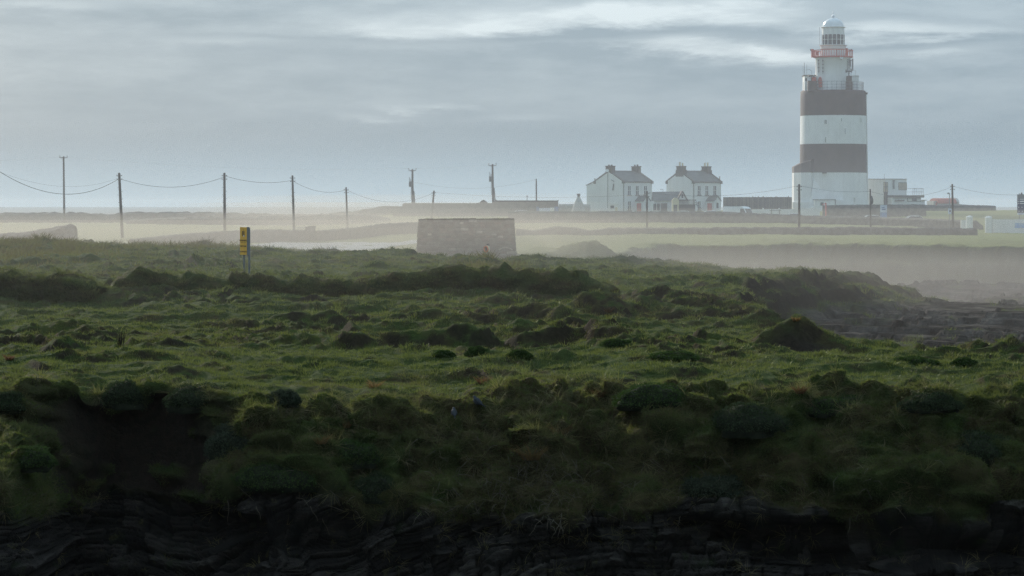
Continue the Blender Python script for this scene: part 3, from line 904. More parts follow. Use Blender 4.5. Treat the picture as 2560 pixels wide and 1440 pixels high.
def empty(name, loc, label, cat, group=None, rz=0.0):
    o = bpy.data.objects.new(name, None); COL.objects.link(o)
    o.empty_display_size = 0.3
    o.location = loc; o.rotation_euler = (0, 0, rz)
    return tag(o, label, cat, group)

def dup(root, loc=None, rz=None):
    """a copy of a thing with its parts and sub-parts"""
    r = root.copy(); COL.objects.link(r)
    if loc is not None:
        r.location = loc
    if rz is not None:
        r.rotation_euler = (0, 0, rz)
    for ch in root.children:
        c = ch.copy(); COL.objects.link(c); c.parent = r
        for g in ch.children:
            d = g.copy(); COL.objects.link(d); d.parent = c
    return r

M_WHITE = mat('white_render', (0.80, 0.80, 0.79), 0.75, 0.3, 0.05, 0.5, streak=0.14)
M_LIMEWASH = mat('limewash', (0.78, 0.78, 0.76), 0.8, 0.2, 0.06, 0.35, streak=0.16)
M_BROWN = mat('dark_band_paint', (0.085, 0.056, 0.050), 0.7, 0.25, 0.15, 0.5)
M_RED = mat('red_paint', (0.55, 0.075, 0.045), 0.5, 0.4, 0.15, 2.0)
M_SLATE = mat('roof_slate', (0.100, 0.098, 0.098), 0.6, 0.35, 0.3, 1.5)
M_DARKTRIM = mat('weathered_stone_trim', (0.12, 0.105, 0.09), 0.8, 0.2, 0.25, 1.5)
M_GLASS = mat('window_glass', (0.03, 0.032, 0.035), 0.12, 0.5, 0.1, 0.5)
M_METAL = mat('grey_steel', (0.20, 0.21, 0.22), 0.5, 0.4, 0.2, 3.0, metal=0.4)
M_DARKMETAL = mat('dark_iron', (0.06, 0.062, 0.068), 0.55, 0.35, 0.2, 3.0)
M_WOOD = mat('tarred_wood', (0.075, 0.060, 0.048), 0.85, 0.15, 0.3, 2.0)
M_PALEWOOD = mat('bleached_wood', (0.16, 0.135, 0.105), 0.85, 0.15, 0.3, 2.0)
M_WALLSTONE = mat('field_stone', (0.115, 0.100, 0.088), 0.9, 0.15, 0.4, 1.6, bump=0.7, bscale=4.0)
M_CREAM = mat('cream_paint', (0.62, 0.54, 0.36), 0.7, 0.2, 0.1, 1.0)
M_BLUE = mat('blue_paint', (0.10, 0.17, 0.38), 0.5, 0.3, 0.1, 1.0)
M_NAVY = mat('navy_board', (0.025, 0.035, 0.10), 0.5, 0.3, 0.1, 1.0)
M_PALEBLUE = mat('pale_blue_sheet', (0.55, 0.62, 0.75), 0.6, 0.3, 0.12, 1.0)
M_LENS = mat('lens_glass', (0.30, 0.33, 0.34), 0.15, 0.6, 0.2, 3.0)
M_BLACK = mat('black_rubber', (0.015, 0.015, 0.016), 0.8, 0.2, 0.1, 2.0)

# ------------------------------------------------------------------ walls and banks that follow the ground
def ribbon(pts, heights, thick, step, rough, seed, cap_round=0.3, sink=0.55, rows=7, batter=0.12, taper=0.0):
    """a wall or bank along a polyline of (X, Y): returns vertices and faces in world space"""
    P = [np.array(p, float) for p in pts]
    seg = [np.linalg.norm(P[i + 1] - P[i]) for i in range(len(P) - 1)]
    cum = np.concatenate([[0], np.cumsum(seg)]); L = cum[-1]
    n = max(2, int(L / step) + 1)
    s = np.linspace(0, L, n)
    X = np.interp(s, cum, [p[0] for p in P]); Y = np.interp(s, cum, [p[1] for p in P])
    H = np.interp(s, cum, heights)
    tx, ty = np.gradient(X), np.gradient(Y); l = np.hypot(tx, ty); tx /= l; ty /= l
    nx, ny = ty, -tx                                  # towards the viewer for a path running left to right
    G = height(X, Y, detail=Y.mean() < 200)
    if taper:
        e = np.minimum(s, L - s)
        H = H * np.sqrt(np.clip(e / taper, 0.02, 1))
    prof = []
    for k in range(rows):                              # front, bottom to top
        q = k / (rows - 1)
        prof.append((0.5 + batter * (1 - q), q))
    m = 4
    for k in range(1, m):
        q = k / m
        prof.append((0.5 - q, 1 + cap_round * math.sin(q * math.pi) * 0.5))
    for k in range(rows):
        q = 1 - k / (rows - 1)
        prof.append((-0.5 - batter * (1 - q), q))
    V = np.zeros((n, len(prof), 3))
    for j, (o, q) in enumerate(prof):
        hh = H * q - sink * (1 - q)
        V[:, j, 0] = X + nx * o * thick; V[:, j, 1] = Y + ny * o * thick; V[:, j, 2] = G + hh
    x, y, z = V[..., 0], V[..., 1], V[..., 2]
    return V, np.stack([nx, ny, 0 * nx], -1), s

def ribbon_mesh(name, V, material, smooth):
    n, m, _ = V.shape
    ii = np.arange(n - 1)[:, None] * m + np.arange(m - 1)[None, :]
    Q = np.stack([ii, ii + m, ii + m + 1, ii + 1], -1).reshape(-1, 4).tolist()
    Q += [list(range(m))[::-1], [(n - 1) * m + j for j in range(m)]]
    o = bpy.data.objects.new(name, raw_mesh(name, V.reshape(-1, 3), Q, smooth))
    o.data.materials.append(material)
    COL.objects.link(o)
    return o

def stone_wall(name, label, pts, heights, thick=0.7, step=0.35, rough=0.10, seed=1, material=None, cat='wall', rows=8, ragged=0.12, cell=0.42):
    V, N, s = ribbon(pts, heights, thick, step, rough, seed, rows=rows)
    x, y, z = V[..., 0], V[..., 1], V[..., 2]
    d1, d2 = worley(x / cell, y / cell, z / (cell * 0.6), seed)
    V[..., 2] += ragged * fbm(x / 1.1, y / 1.1, octv=3, seed=seed + 40) * np.linspace(0, 1, V.shape[1])[None, :].clip(0, 1) ** 0.3
    V += N[:, None, :] * (rough * (np.clip(d2 - d1, 0, 0.5) - 0.25))[..., None]
    V[..., 2] += rough * 0.6 * (_rnd[(np.floor(x / cell).astype(int) * 7 + np.floor(y / cell).astype(int)) & 255, 0] - 0.5) * (np.abs(np.arange(V.shape[1]) - V.shape[1] / 2) < 3)[None, :]
    return tag(ribbon_mesh(name, V, material or M_WALLSTONE, False), label, cat)

def turf_bank(label, pts, heights, seed):
    V, N, s = ribbon(pts, heights, 1.0, 0.10, 0, seed, rows=14, batter=0.25, cap_round=0.35, taper=1.6)
    x, y, z = V[..., 0], V[..., 1], V[..., 2]
    d1, d2 = worley(x / 0.75, y / 0.9, z / 0.5, seed)
    k = np.linspace(0, 1, V.shape[1])[None, :]
    up = np.sin(k * math.pi)
    V += N[:, None, :] * ((0.30 * np.clip(1 - (d1 / 0.8) ** 2, 0, 1) + 0.30 * fbm(x / 0.9, y / 0.9, z / 0.5, octv=4, seed=seed + 3)) * up * np.where(k < 0.5, 1, -1))[..., None]
    V[..., 2] += (0.26 * fbm(x / 1.5, y / 3, octv=3, seed=seed + 4) + 0.12 * fbm(x / 0.35, y / 0.35, octv=2, seed=seed + 5)) * up
    o = ribbon_mesh('turf_bank', V, bpy.data.materials['turf_and_rock'], True)
    a = o.data.attributes.new('dry', 'FLOAT', 'POINT')
    dv = sstep(0.5 + 0.6 * fbm(x / 1.0, y, z / 0.5, octv=3, seed=seed + 6), 0.3, 0.8)
    a.data.foreach_set('value', dv.astype(np.float32).ravel())
    tag(o, label, 'turf bank')
    # tufts growing on it
    rs = np.random.RandomState(seed)
    n, m = dv.shape
    i = rs.randint(0, n, 2600); j = rs.randint(2, m - 2, 2600)
    P = V[i, j] + rs.normal(size=(2600, 3)) * 0.04
    Nn = np.zeros((2600, 3)); Nn[:, 2] = 1.0
    fr = np.where(j < m / 2, 1.0, -1.0) * (1 - up[0, j])
    Nn += N[i] * fr[:, None] * 1.4; Nn /= np.linalg.norm(Nn, axis=1)[:, None]
    g = scatter('bank_grass', P, euler_from(Nn, rs.rand(2600) * 6.28, rs, 0.3), 0.5 + 0.7 * rs.rand(2600), dv[i, j] * rs.rand(2600), rs.rand(2600),
                tuft_mesh('bank_tuft', 14, 0.14, 0.12, 0.30, 0.015, 0.45, 0.8, 2, rs), bpy.data.materials['long_blades'])
    g.parent = o
    return o

turf_bank('long dark turf bank crossing the headland in front of the yellow warning sign', [(WX(272, 121), 121), (WX(420, 121.5), 121.5), (WX(700, 122), 122), (WX(980, 121.5), 121.5), (WX(1200, 121), 121), (WX(1400, 120), 120), (WX(1535, 119), 119)],
          [0.84, 0.80, 0.58, 0.92, 0.90, 0.84, 0.7], 3)
turf_bank('shorter dark turf bank at the left edge, beyond the gap', [(WX(-160, 121), 121), (WX(0, 121), 121), (WX(120, 120.5), 120.5), (WX(256, 119.5), 119.5)], [0.95, 0.92, 0.95, 0.8], 17)

stone_wall('stone_wall', 'short dark wall end with a rising top, left of the first telegraph pole', [(WX(-60, 236), 236), (WX(60, 236), 236), (WX(140, 235), 235), (WX(178, 234), 234), (WX(190, 234), 234)],
           [1.2, 1.35, 1.75, 1.95, 1.75], 1.6, 0.25, seed=5, ragged=0.05)
stone_wall('stone_wall', 'low field wall behind the road, left of the gate pillars', [(WX(330, 274), 274), (WX(430, 286), 286), (WX(560, 296), 296), (WX(700, 300), 300), (WX(762, 301), 301)],
           [0.7, 0.85, 1.05, 1.1, 1.0], 0.7, 0.3, seed=6)
stone_wall('stone_wall', 'low field wall running from the gate pillars to the stone block', [(WX(792, 302), 302), (WX(880, 314), 314), (WX(960, 332), 332), (WX(1060, 350), 350), (WX(1200, 360), 360)],
           [0.95, 1.0, 1.15, 1.1, 1.0], 0.7, 0.3, seed=7)
stone_wall('stone_wall', 'farthest overgrown field bank along the left skyline', [(-125, 478), (-100, 482), (WX(0, 480), 480), (WX(200, 482), 482), (WX(270, 482), 482), (WX(330, 482), 482), (WX(560, 484), 484), (WX(700, 484), 484), (WX(800, 484), 484), (WX(985, 486), 486)],
           [1.5, 1.4, 1.45, 1.5, 1.2, 1.55, 1.5, 1.2, 1.25, 1.2], 2.0, 0.6, 0.25, 8, ragged=0.35, cell=0.9)
stone_wall('stone_wall', 'overgrown bank across the pale field, in front of the skyline bank', [(WX(330, 448), 448), (WX(480, 432), 432), (WX(640, 425), 425), (WX(800, 423), 423), (WX(900, 430), 430), (WX(960, 442), 442)],
           [0.5, 0.95, 1.05, 1.15, 1.1, 0.5], 2.0, 0.6, 0.25, 9, ragged=0.35, cell=0.9)
stone_wall('stone_wall', 'long stone wall in front of the car park and the lighthouse', [(WX(1270, 430), 430), (WX(1500, 430), 430), (WX(1800, 429), 429), (WX(1998, 426), 426), (WX(2200, 418), 418), (WX(2330, 406), 406), (WX(2440, 396), 396), (WX(2452, 395), 395)],
           [WZ(p_, d_) - float(height(np.array([WX(x_, d_)]), np.array([float(d_)]), False)[0]) - 0.14 for x_, p_, d_ in ((1270, 531, 430), (1500, 530.5, 430), (1800, 531.5, 429), (1998, 539.5, 426), (2200, 545, 418), (2330, 548, 406), (2440, 553, 396), (2452, 562, 395))],
           0.8, 0.4, seed=10, ragged=0.10)
stone_wall('stone_wall', 'low dark wall along the cliff top below the lighthouse field', [(WX(1290, 332), 332), (WX(1340, 332), 332), (WX(1390, 334), 334), (WX(1440, 334), 334), (WX(1470, 334), 334), (WX(1520, 334), 334), (WX(1800, 336), 336), (WX(2100, 338), 338), (WX(2300, 342), 342), (WX(2440, 345), 345)],
           [0.62, 0.45, 0.85, 0.75, 0.4, 0.7, 0.7, 0.75, 0.72, 0.65], 0.7, 0.35, seed=12, ragged=0.2)

# ------------------------------------------------------------------ road
def road():
    near = [(470, 264), (640, 259), (700, 256), (860, 258), (930, 266), (1000, 282), (1110, 312)]
    far = [(470, 270), (640, 288), (700, 294), (860, 295), (930, 294), (1000, 297), (1110, 322)]
    V = []; Fc = []; n = 60; m = 8
    for i in range(n):
        q = i / (n - 1) * (len(near) - 1); k = min(int(q), len(near) - 2); t = q - k
        for j in range(m):
            u = j / (m - 1)
            a = np.array(near[k]) * (1 - t) + np.array(near[k + 1]) * t
            b = np.array(far[k]) * (1 - t) + np.array(far[k + 1]) * t
            p = a * (1 - u) + b * u
            X, Y = WX(p[0], p[1]), p[1]
            V.append((X, Y, float(height(np.array([X]), np.array([Y]))[0]) + 0.06))
    for i in range(n - 1):
        for j in range(m - 1):
            a = i * m + j
            Fc.append((a, a + m, a + m + 1, a + 1))
    o = bpy.data.objects.new('road', raw_mesh('road', V, Fc, True)); COL.objects.link(o); o['kind'] = 'structure'
    mm = mat('wet_road', (0.26, 0.25, 0.24), 0.30, 0.6, 0.25, 0.25)
    o.data.materials.append(mm)
road()

# gate and pillars at the road side
def gate():
    d = 301.5
    z = zat(WX(780, d), d)
    e = empty('gate_pillar', (WX(780, d), d, z), 'wide square stone gate pillar beside the road, right of the field gate', 'gate pillar')
    MB().box(-0.36, 0.36, -0.35, 0.35, -0.4, 1.58).build('shaft', M_WALLSTONE, e)
    MB().prism([(-0.40, -0.39), (0.40, -0.39), (0.40, 0.39), (-0.40, 0.39)], 1.58, [1.66, 1.70, 1.70, 1.66]).build('cap_stone', M_WALLSTONE, e)
    e = empty('gate_pillar', (WX(767, d), d, z), 'narrow stone gate pillar beside the road, left of the wide one', 'gate pillar')
    MB().box(-0.15, 0.15, -0.3, 0.3, -0.4, 1.52).build('shaft', M_WALLSTONE, e)
    MB().prism([(-0.17, -0.32), (0.17, -0.32), (0.17, 0.32), (-0.17, 0.32)], 1.52, [1.57, 1.57, 1.60, 1.60]).build('cap_stone', M_WALLSTONE, e)
    e = empty('field_gate', (WX(752, 306), 306, zat(WX(752, 306), 306)), 'grey barred field gate in the wall left of the gate pillars', 'gate')
    for x in (-0.75, 0.75):
        MB().tube([(x, 0, 0.1), (x, 0, 1.5)], 0.045).build('post', M_METAL, e)
    for k in range(5):
        MB().tube([(-0.75, 0, 0.35 + k * 0.26), (0.75, 0, 0.35 + k * 0.26)], 0.03).build('bar', M_METAL, e)
    for x in (-0.3, 0.25):
        MB().tube([(x, 0.05, 0.3), (x, 0.05, 1.42)], 0.025).build('brace', M_METAL, e)
gate()

# ------------------------------------------------------------------ the stone block on the headland
def stone_block():
    d = 218.0; sc = d / F
    zb = zat(WX(1166, d), d) - 0.4
    x0b, x1b, x0t, x1t = WX(1041, d), WX(1291, d), WX(1047, d), WX(1283.5, d)
    zt = WZ(548, d)
    cx = WX(1166, d)
    e = empty('stone_block', (cx, d, zb), 'big ruined block of dark rough stonework standing alone on the headland', 'stone ruin')
    depth = 5.0
    H = zt - zb
    # rubble core set back behind the face stones
    def xl(z): return x0b + (x0t - x0b) * z / H - cx
    def xr(z): return x1b + (x1t - x1b) * z / H - cx
    core = MB()
    core.add([(xl(0) + .08, 0.10, 0), (xr(0) - .08, 0.10, 0), (xr(0) - .08, depth, 0), (xl(0) + .08, depth, 0),
              (xl(H) + .08, 0.10, H - .1), (xr(H) - .08, 0.10, H - .1), (xr(H) - .08, depth, H - .1), (xl(H) + .08, depth, H - .1)],
             [(0, 3, 2, 1), (4, 5, 6, 7), (0, 1, 5, 4), (1, 2, 6, 5), (2, 3, 7, 6), (3, 0, 4, 7)])
    core.build('mortar_core', mat('lime_mortar', (0.085, 0.075, 0.066), 0.95, 0.1, 0.3, 3.0), e)
    rs = random.Random(4)
    units = []
    smats = [mat('grey_stone', (0.115, 0.105, 0.095), 0.9, 0.15, 0.35, 3.0, bump=0.5, bscale=14), mat('red_stone', (0.135, 0.085, 0.075), 0.9, 0.15, 0.35, 3.0, bump=0.5, bscale=14),
             mat('pale_stone', (0.34, 0.31, 0.27), 0.9, 0.15, 0.3, 3.0, bump=0.5, bscale=14), mat('dark_stone', (0.045, 0.042, 0.040), 0.9, 0.15, 0.35, 3.0, bump=0.5, bscale=14)]
    for k in range(8):
        V = []
        for (zz, w_, f) in ((0, 0.90, 0.25), (0.25, 1.0, 0.0), (0.75, 0.98, 0.0), (1, 0.88, 0.25)):
            for (px_, py_) in ((-0.5, 0), (0.5, 0), (0.5, 1), (-0.5, 1)):
                V.append((px_ * w_ * rs.uniform(0.9, 1.02), py_ if py_ else f * 0.25 + rs.uniform(-0.12, 0.06), min(1, max(0, zz + rs.uniform(-.07, .07)))))
        Fc = [(3, 2, 1, 0), (12, 13, 14, 15)]
        for r in range(3):
            for q in range(4):
                a = r * 4
                Fc.append((a + q, a + (q + 1) % 4, a + 4 + (q + 1) % 4, a + 4 + q))
        units.append(raw_mesh('stone', V, Fc))
    umesh = {}
    for mi, sm in enumerate(smats):
        for k in range(8):
            me = units[k].copy(); me.materials.append(sm); umesh[(mi, k)] = me
    z = 0.28; count = 0
    while z < H - 0.02 and count < 285:
        h = rs.choice([0.14, 0.18, 0.22, 0.26, 0.30, 0.24]) * 0.88
        if z + h > H:
            h = H - z + rs.uniform(0, 0.06)
        x = xl(z) + rs.uniform(0, 0.1)
        end = xr(z)
        while x < end - 0.05 and count < 290:
            wd = rs.uniform(0.8, 2.4) * h + 0.14
            wd = min(wd, end - x)
            hh = h * rs.uniform(0.86, 0.99)
            mi = rs.choices([0, 1, 2, 3], [0.46, 0.16, 0.08, 0.30])[0]
            o = bpy.data.objects.new('stone', umesh[(mi, rs.randrange(8))])
            COL.objects.link(o); o.parent = e
            o.location = (x + wd / 2, rs.uniform(-0.05, 0.03), z + (h - hh) / 2 + rs.uniform(-.01, .01))
            o.scale = (wd * 0.97, 0.3, hh)
            o.rotation_euler = (0, R(rs.uniform(-2.5, 2.5)), 0)
            x += wd; count += 1
        z += h
    # side faces and the broken top: too oblique to tell single stones apart
    side = MB()
    for sgn, fx in ((-1, xl), (1, xr)):
        zz = 0.2
        while zz < H - 0.1:
            h = rs.uniform(0.16, 0.3); y = 0.05
            while y < depth:
                l = rs.uniform(0.25, 0.6); b = rs.uniform(-0.03, 0.05)
                xx = fx(zz) - sgn * 0.1
                side.box(min(xx, xx + sgn * (0.12 + b)), max(xx, xx + sgn * (0.12 + b)), y, y + l * 0.94, zz, min(zz + h * 0.93, H))
                y += l
            zz += h
    x = xl(H) + 0.05
    while x < xr(H) - 0.1:
        y = 0.02
        wd = rs.uniform(0.2, 0.5)
        while y < depth:
            l = rs.uniform(0.3, 0.6)
            drop = 0.22 * max(0, 1 - (x - xl(H)) / 1.6)
            side.box(x, x + wd * 0.93, y, y + l * 0.93, H - 0.45, H - 0.10 - drop + rs.uniform(0, 0.17))
            y += l
        x += wd
    o = side.build('rubble', smats[0], e); o['kind'] = 'stuff'
    # relieving arch stones low on the right of the face
    ar = MB()
    for k in range(8):
        a0 = math.pi * (0.22 + 0.56 * k / 8); a1 = math.pi * (0.22 + 0.56 * (k + 0.9) / 8)
        c0 = (WX(1264, d) - cx, 0.72)
        pts = [(c0[0] + r * math.cos(a), c0[1] + r * math.sin(a) * 0.75) for r, a in ((0.62, a0), (0.62, a1), (0.74, a1), (0.74, a0))]
        ar.add([(p[0], -0.10, p[1] + 0.12) for p in pts] + [(p[0], 0.1, p[1] + 0.12) for p in pts], [(0, 1, 2, 3), (7, 6, 5, 4), (0, 4, 5, 1), (1, 5, 6, 2), (2, 6, 7, 3), (3, 7, 4, 0)])
    ar.build('arch', smats[2], e)
    # turf on the top
    rs2 = np.random.RandomState(3); n = 220
    P = np.stack([xl(H) + 0.3 + rs2.rand(n) * (xr(H) - xl(H) - 0.5), rs2.rand(n) * depth * 0.6, np.full(n, H - 0.05)], -1)
    Nn = np.zeros((n, 3)); Nn[:, 2] = 1
    g = scatter('top_grass', P, euler_from(Nn, rs2.rand(n) * 6.28, rs2, 0.5), 0.6 + 0.7 * rs2.rand(n), rs2.rand(n), rs2.rand(n),
                tuft_mesh('top_tuft', 12, 0.12, 0.08, 0.2, 0.02, 0.45, 0.6, 2, rs2), bpy.data.materials['long_blades'])
    g.parent = e
stone_block()

# ------------------------------------------------------------------ lighthouse
def lighthouse():
    d = 510.0; s = d / F
    cx = WX(2083, d); z0 = WZ(527, d)
    e = empty('lighthouse', (cx, d, z0), 'tall lighthouse with two dark and two white bands, red gallery and white dome', 'lighthouse')
    def Z(py): return WZ(py, d) - z0
    def X(px): return WX(px, d) - cx
    def on_wall(px, rad):
        x = X(px); return x, -math.sqrt(max(0.01, rad * rad - x * x))
    n = 64
    MB().lathe([(6.50, -0.8), (6.35, Z(522)), (6.18, Z(495)), (6.08, Z(460)), (6.05, Z(432))], n).build('white_band', M_WHITE, e, True)
    MB().lathe([(6.055, Z(432)), (6.04, Z(400)), (6.02, Z(361))], n).build('dark_band', M_BROWN, e, True)
    MB().lathe([(6.015, Z(361)), (5.99, Z(325)), (5.97, Z(290))], n).build('white_band', M_WHITE, e, True)
    MB().lathe([(5.975, Z(290)), (5.95, Z(250)), (5.93, Z(232)), (5.86, Z(228.5)), (5.68, Z(227)), (5.4, Z(227)), (5.4, Z(233)), (3.0, Z(233))], n).build('dark_band', M_BROWN, e, True, angle=40)
    # stair turret and lower projection on the left
    plan = [(-7.35, 1.6), (-7.35, -2.0), (-6.3, -4.4), (-4.6, -5.0), (-3.0, -3.0), (-3.0, 1.6)]
    t = MB().prism(plan, Z(432), [Z(417), Z(417), Z(409), Z(402), Z(386), Z(386)])
    t.build('dark_turret_top', M_BROWN, e)
    pl2 = [(p[0], p[1]) for p in plan]
    MB().prism(pl2, -0.8, Z(432) - 0.003).build('white_turret', M_WHITE, e)
    MB().prism([(-7.62, 1.9), (-7.62, -2.3), (-6.5, -4.7), (-4.4, -5.4), (-2.0, -3.0), (-2.0, 1.9)], -0.8, [Z(505), Z(505), Z(505), Z(503), Z(490), Z(490)]).build('turret_foot', M_WHITE, e)
    front = [(-5.6, -4.2), (-4.9, -6.25), (1.22, -6.75), (1.30, -5.2), (-2.0, -4.0)]
    top = [(-5.2, -3.0), (-4.0, -4.45), (0.9, -5.93), (0.9, -4.8), (-2.0, -3.6)]
    V = [(p[0], p[1], -0.8) for p in front] + [(p[0], p[1], Z(442)) for p in top]
    MB().add(V, [(4, 3, 2, 1, 0), (5, 6, 7, 8, 9)] + [(i, (i + 1) % 5, 5 + (i + 1) % 5, 5 + i) for i in range(5)]).build('front_buttress', M_WHITE, e)
    # low porch at the foot of the tower
    MB().box(X(2024), X(2074), -8.6, -5.6, -0.8, Z(500)).build('porch', M_WHITE, e)
    MB().box(X(2023), X(2076), -8.75, -5.55, Z(500), Z(498.6)).build('porch_roof', M_DARKTRIM, e)
    MB().box(X(2078), X(2099), -7.6, -5.8, -0.8, Z(500)).build('side_porch', M_WHITE, e)
    # windows: dark reveal with a frame
    def window(px, py0, py1, wpx, rad, cross=True, m=M_GLASS, yoff=0.0):
        x, y = on_wall(px, rad); y -= yoff
        w_ = wpx * s / 2
        a = math.atan2(x, -y)
        Mx = Matrix.Translation((x, y, 0)) @ Matrix.Rotation(a, 4, 'Z')
        za, zb = Z(py1), Z(py0)
        f = MB()
        for (xa, xb, z1, z2) in ((-w_ - .07, -w_, za - .07, zb + .07), (w_, w_ + .07, za - .07, zb + .07), (-w_, w_, zb, zb + .07), (-w_, w_, za - .10, za)):
            f.box(xa, xb, -0.10, 0.25, z1, z2, Mx)
        fo = f.build('window', M_WHITE, e)
        MB().box(-w_, w_, 0.0, 0.2, za, zb, Matrix.Translation((0, -0.04, 0)) @ Mx).build('pane', m, fo)
        if cross:
            g = MB().box(-0.035, 0.035, -0.09, 0.1, za, zb, Mx)
            g.build('glazing_bar', M_WHITE, fo)
    window(2055.5, 302, 312, 5.0, 5.99)
    window(2094, 298, 305.5, 1.3, 5.99, False)
    window(2103, 323.5, 337, 1.5, 6.0, False)
    window(2055.5, 344.5, 358, 1.5, 6.0, False)
    window(2144.5, 296, 306, 3.4, 5.99, True, M_METAL)
    window(2127, 494, 510.5, 3.2, 6.2)
    window(2041.5, 507, 514, 6.5, 8.6, True, M_GLASS, 0.0) if False else None
    fo = MB().box(X(2038) - .08, X(2046) + .08, -8.64, -8.58, Z(514) - .08, Z(506) + .08).build('window', M_WHITE, e)
    MB().box(X(2038), X(2046), -8.66, -8.60, Z(514), Z(506)).build('pane', M_GLASS, fo)
    MB().box(X(2046.5), X(2057), -6.35, -5.7, Z(434.5), Z(431.5)).build('ledge', M_BROWN, e)
    # rain pipe down the right flank
    MB().tube([(X(2163.5), -1.0, Z(230)), (X(2164.5), -1.0, Z(300)), (X(2166.5), -1.0, Z(432)), (X(2168), -1.0, Z(515))], 0.13, 8).build('rain_pipe', M_LIMEWASH, e)
    MB().lathe([(0.12, Z(237)), (0.24, Z(234)), (0.26, Z(232)), (0.0, Z(232))], 10, (X(2164.5), -1.0)).build('pipe_head', M_DARKTRIM, e)
    # terrace railing
    for k in range(40):
        a = 2 * math.pi * k / 40
        MB().tube([(5.45 * math.cos(a), 5.45 * math.sin(a), Z(229)), (5.45 * math.cos(a), 5.45 * math.sin(a), Z(205.5))], 0.035, 5).build('rail_post', M_METAL, e)
    for zz in (206, 213.5, 221):
        MB().tube([(5.45 * math.cos(2 * math.pi * k / 48), 5.45 * math.sin(2 * math.pi * k / 48), Z(zz)) for k in range(49)], 0.028, 5, False).build('rail', M_METAL, e)
    # cabins and dark piers on the terrace
    c1 = MB().box(X(2008.5), X(2036), -2.2, 1.6, Z(233), Z(190.5)).build('cabin', M_WHITE, e)
    MB().box(X(2006.5), X(2037), -2.4, 1.8, Z(190.5), Z(188.8)).build('cabin_roof', M_DARKTRIM, e)
    MB().box(X(2010), X(2014.5), -2.24, -2.1, Z(204), Z(196.5)).build('pane', M_GLASS, c1)
    MB().box(X(2026), X(2036.5), -2.5, -2.21, Z(217), Z(194)).build('red_door', M_RED, e)
    MB().prism([(X(2013.5), -4.6), (X(2036), -4.6), (X(2036), -3.4), (X(2013.5), -3.4)], Z(230), [Z(204), Z(206), Z(206), Z(204)]).build('dark_pier', M_BROWN, e)
    c2 = MB().box(X(2121), X(2143), -2.2, 1.4, Z(233), Z(191.5)).build('cabin', M_WHITE, e)
    MB().box(X(2120), X(2144), -2.3, 1.5, Z(191.5), Z(190)).build('cabin_roof', M_LIMEWASH, e)
    MB().box(X(2124.5), X(2128), -2.24, -2.1, Z(219), Z(212)).build('pane', M_GLASS, c2)
    MB().prism([(X(2108), -4.7), (X(2124), -4.7), (X(2124), -3.5), (X(2108), -3.5)], Z(231), Z(207)).build('dark_pier', M_BROWN, e)
    MB().prism([(X(2109.5), -4.6), (X(2122), -4.6), (X(2122), -3.6), (X(2109.5), -3.6)], Z(207), Z(192.5)).build('dark_pier', M_BROWN, e)
    def horn(px, py):
        x = X(px); z = Z(py)
        h = MB().tube([(x, -4.1, z - 1.2), (x, -4.1, z)], 0.10)
        h.tube([(x - 0.40, -4.1, z + 0.1), (x + 0.40, -4.1, z + 0.1)], 0.12, 8)
        for sg in (-1, 1):
            h.tube([(x + sg * 0.30, -4.1, z + 0.1), (x + sg * 0.55, -4.15, z + 0.1)], [0.12, 0.33], 10)
        h.build('fog_horn', M_DARKMETAL, e)
    horn(2115.5, 182); horn(2022.5, 194)
    # arched red door
    MB().prism([(-0.45, 0), (0.45, 0), (0.45, 1.35), (0.3, 1.75), (0.0, 1.95), (-0.3, 1.75), (-0.45, 1.35)], 0, 0.12,
               Matrix.Translation((X(2047.5), -2.18, Z(220))) @ Matrix.Rotation(math.atan2(X(2047.5), 2.1), 4, 'Z') @ Matrix.Rotation(R(90), 4, 'X')).build('red_door', M_RED, e)
    # upper tower, gallery and lantern
    MB().lathe([(3.34, Z(233)), (3.26, Z(190)), (3.16, Z(147)), (3.3, Z(145.5))], 48).build('upper_tower', M_WHITE, e, True)
    MB().lathe([(3.3, Z(145.5)), (3.55, Z(144.6)), (3.62, Z(144)), (3.62, Z(141.5)), (2.0, Z(141.5))], 48).build('gallery_deck', M_RED, e)
    NB = 48
    for k in range(NB):
        a = 2 * math.pi * (k + 0.5) / NB
        big = k % 6 == 0
        MB().box(-0.085 if big else -0.028, 0.085 if big else 0.028, -0.03, 0.03, Z(141.5), Z(127.2), Matrix.Rotation(a, 4, 'Z') @ Matrix.Translation((0, -3.52, 0))).build('baluster', M_RED, e)
    MB().lathe([(3.42, Z(127.2)), (3.64, Z(127.2)), (3.64, Z(125.6)), (3.42, Z(125.6)), (3.42, Z(127.2))], 48).build('gallery_rail', M_RED, e)
    for px in (2030.5, 2112, ):
        x = X(px); y = -math.sqrt(3.62 ** 2 - min(3.6, abs(x)) ** 2)
        MB().box(-0.21, 0.21, -0.22, 0.22, Z(144), Z(123), Matrix.Translation((x, y, 0))).build('red_housing', M_RED, e)
    for px, yy in ((2038.5, -2.2), (2116.5, 2.0)):
        MB().box(-0.22, 0.22, -0.2, 0.2, Z(140), Z(131), Matrix.Translation((X(px), yy, 0))).build('red_housing', M_RED, e)
    for px in (2026, 2128):
        x = X(px)
        MB().tube([(x * 0.86, -0.4, Z(128)), (x, -0.4, Z(127)), (x, -0.4, Z(123))], [0.05, 0.09, 0.12], 8).build('gallery_lamp', M_DARKMETAL, e)
    MB().lathe([(2.15, Z(141.5)), (2.15, Z(124)), (2.30, Z(122)), (2.34, Z(116)), (2.55, Z(114)), (2.55, Z(112.6)), (2.05, Z(112.6))], 40).build('lantern_base', M_LIMEWASH, e, True, angle=35)
    rl = 2.04
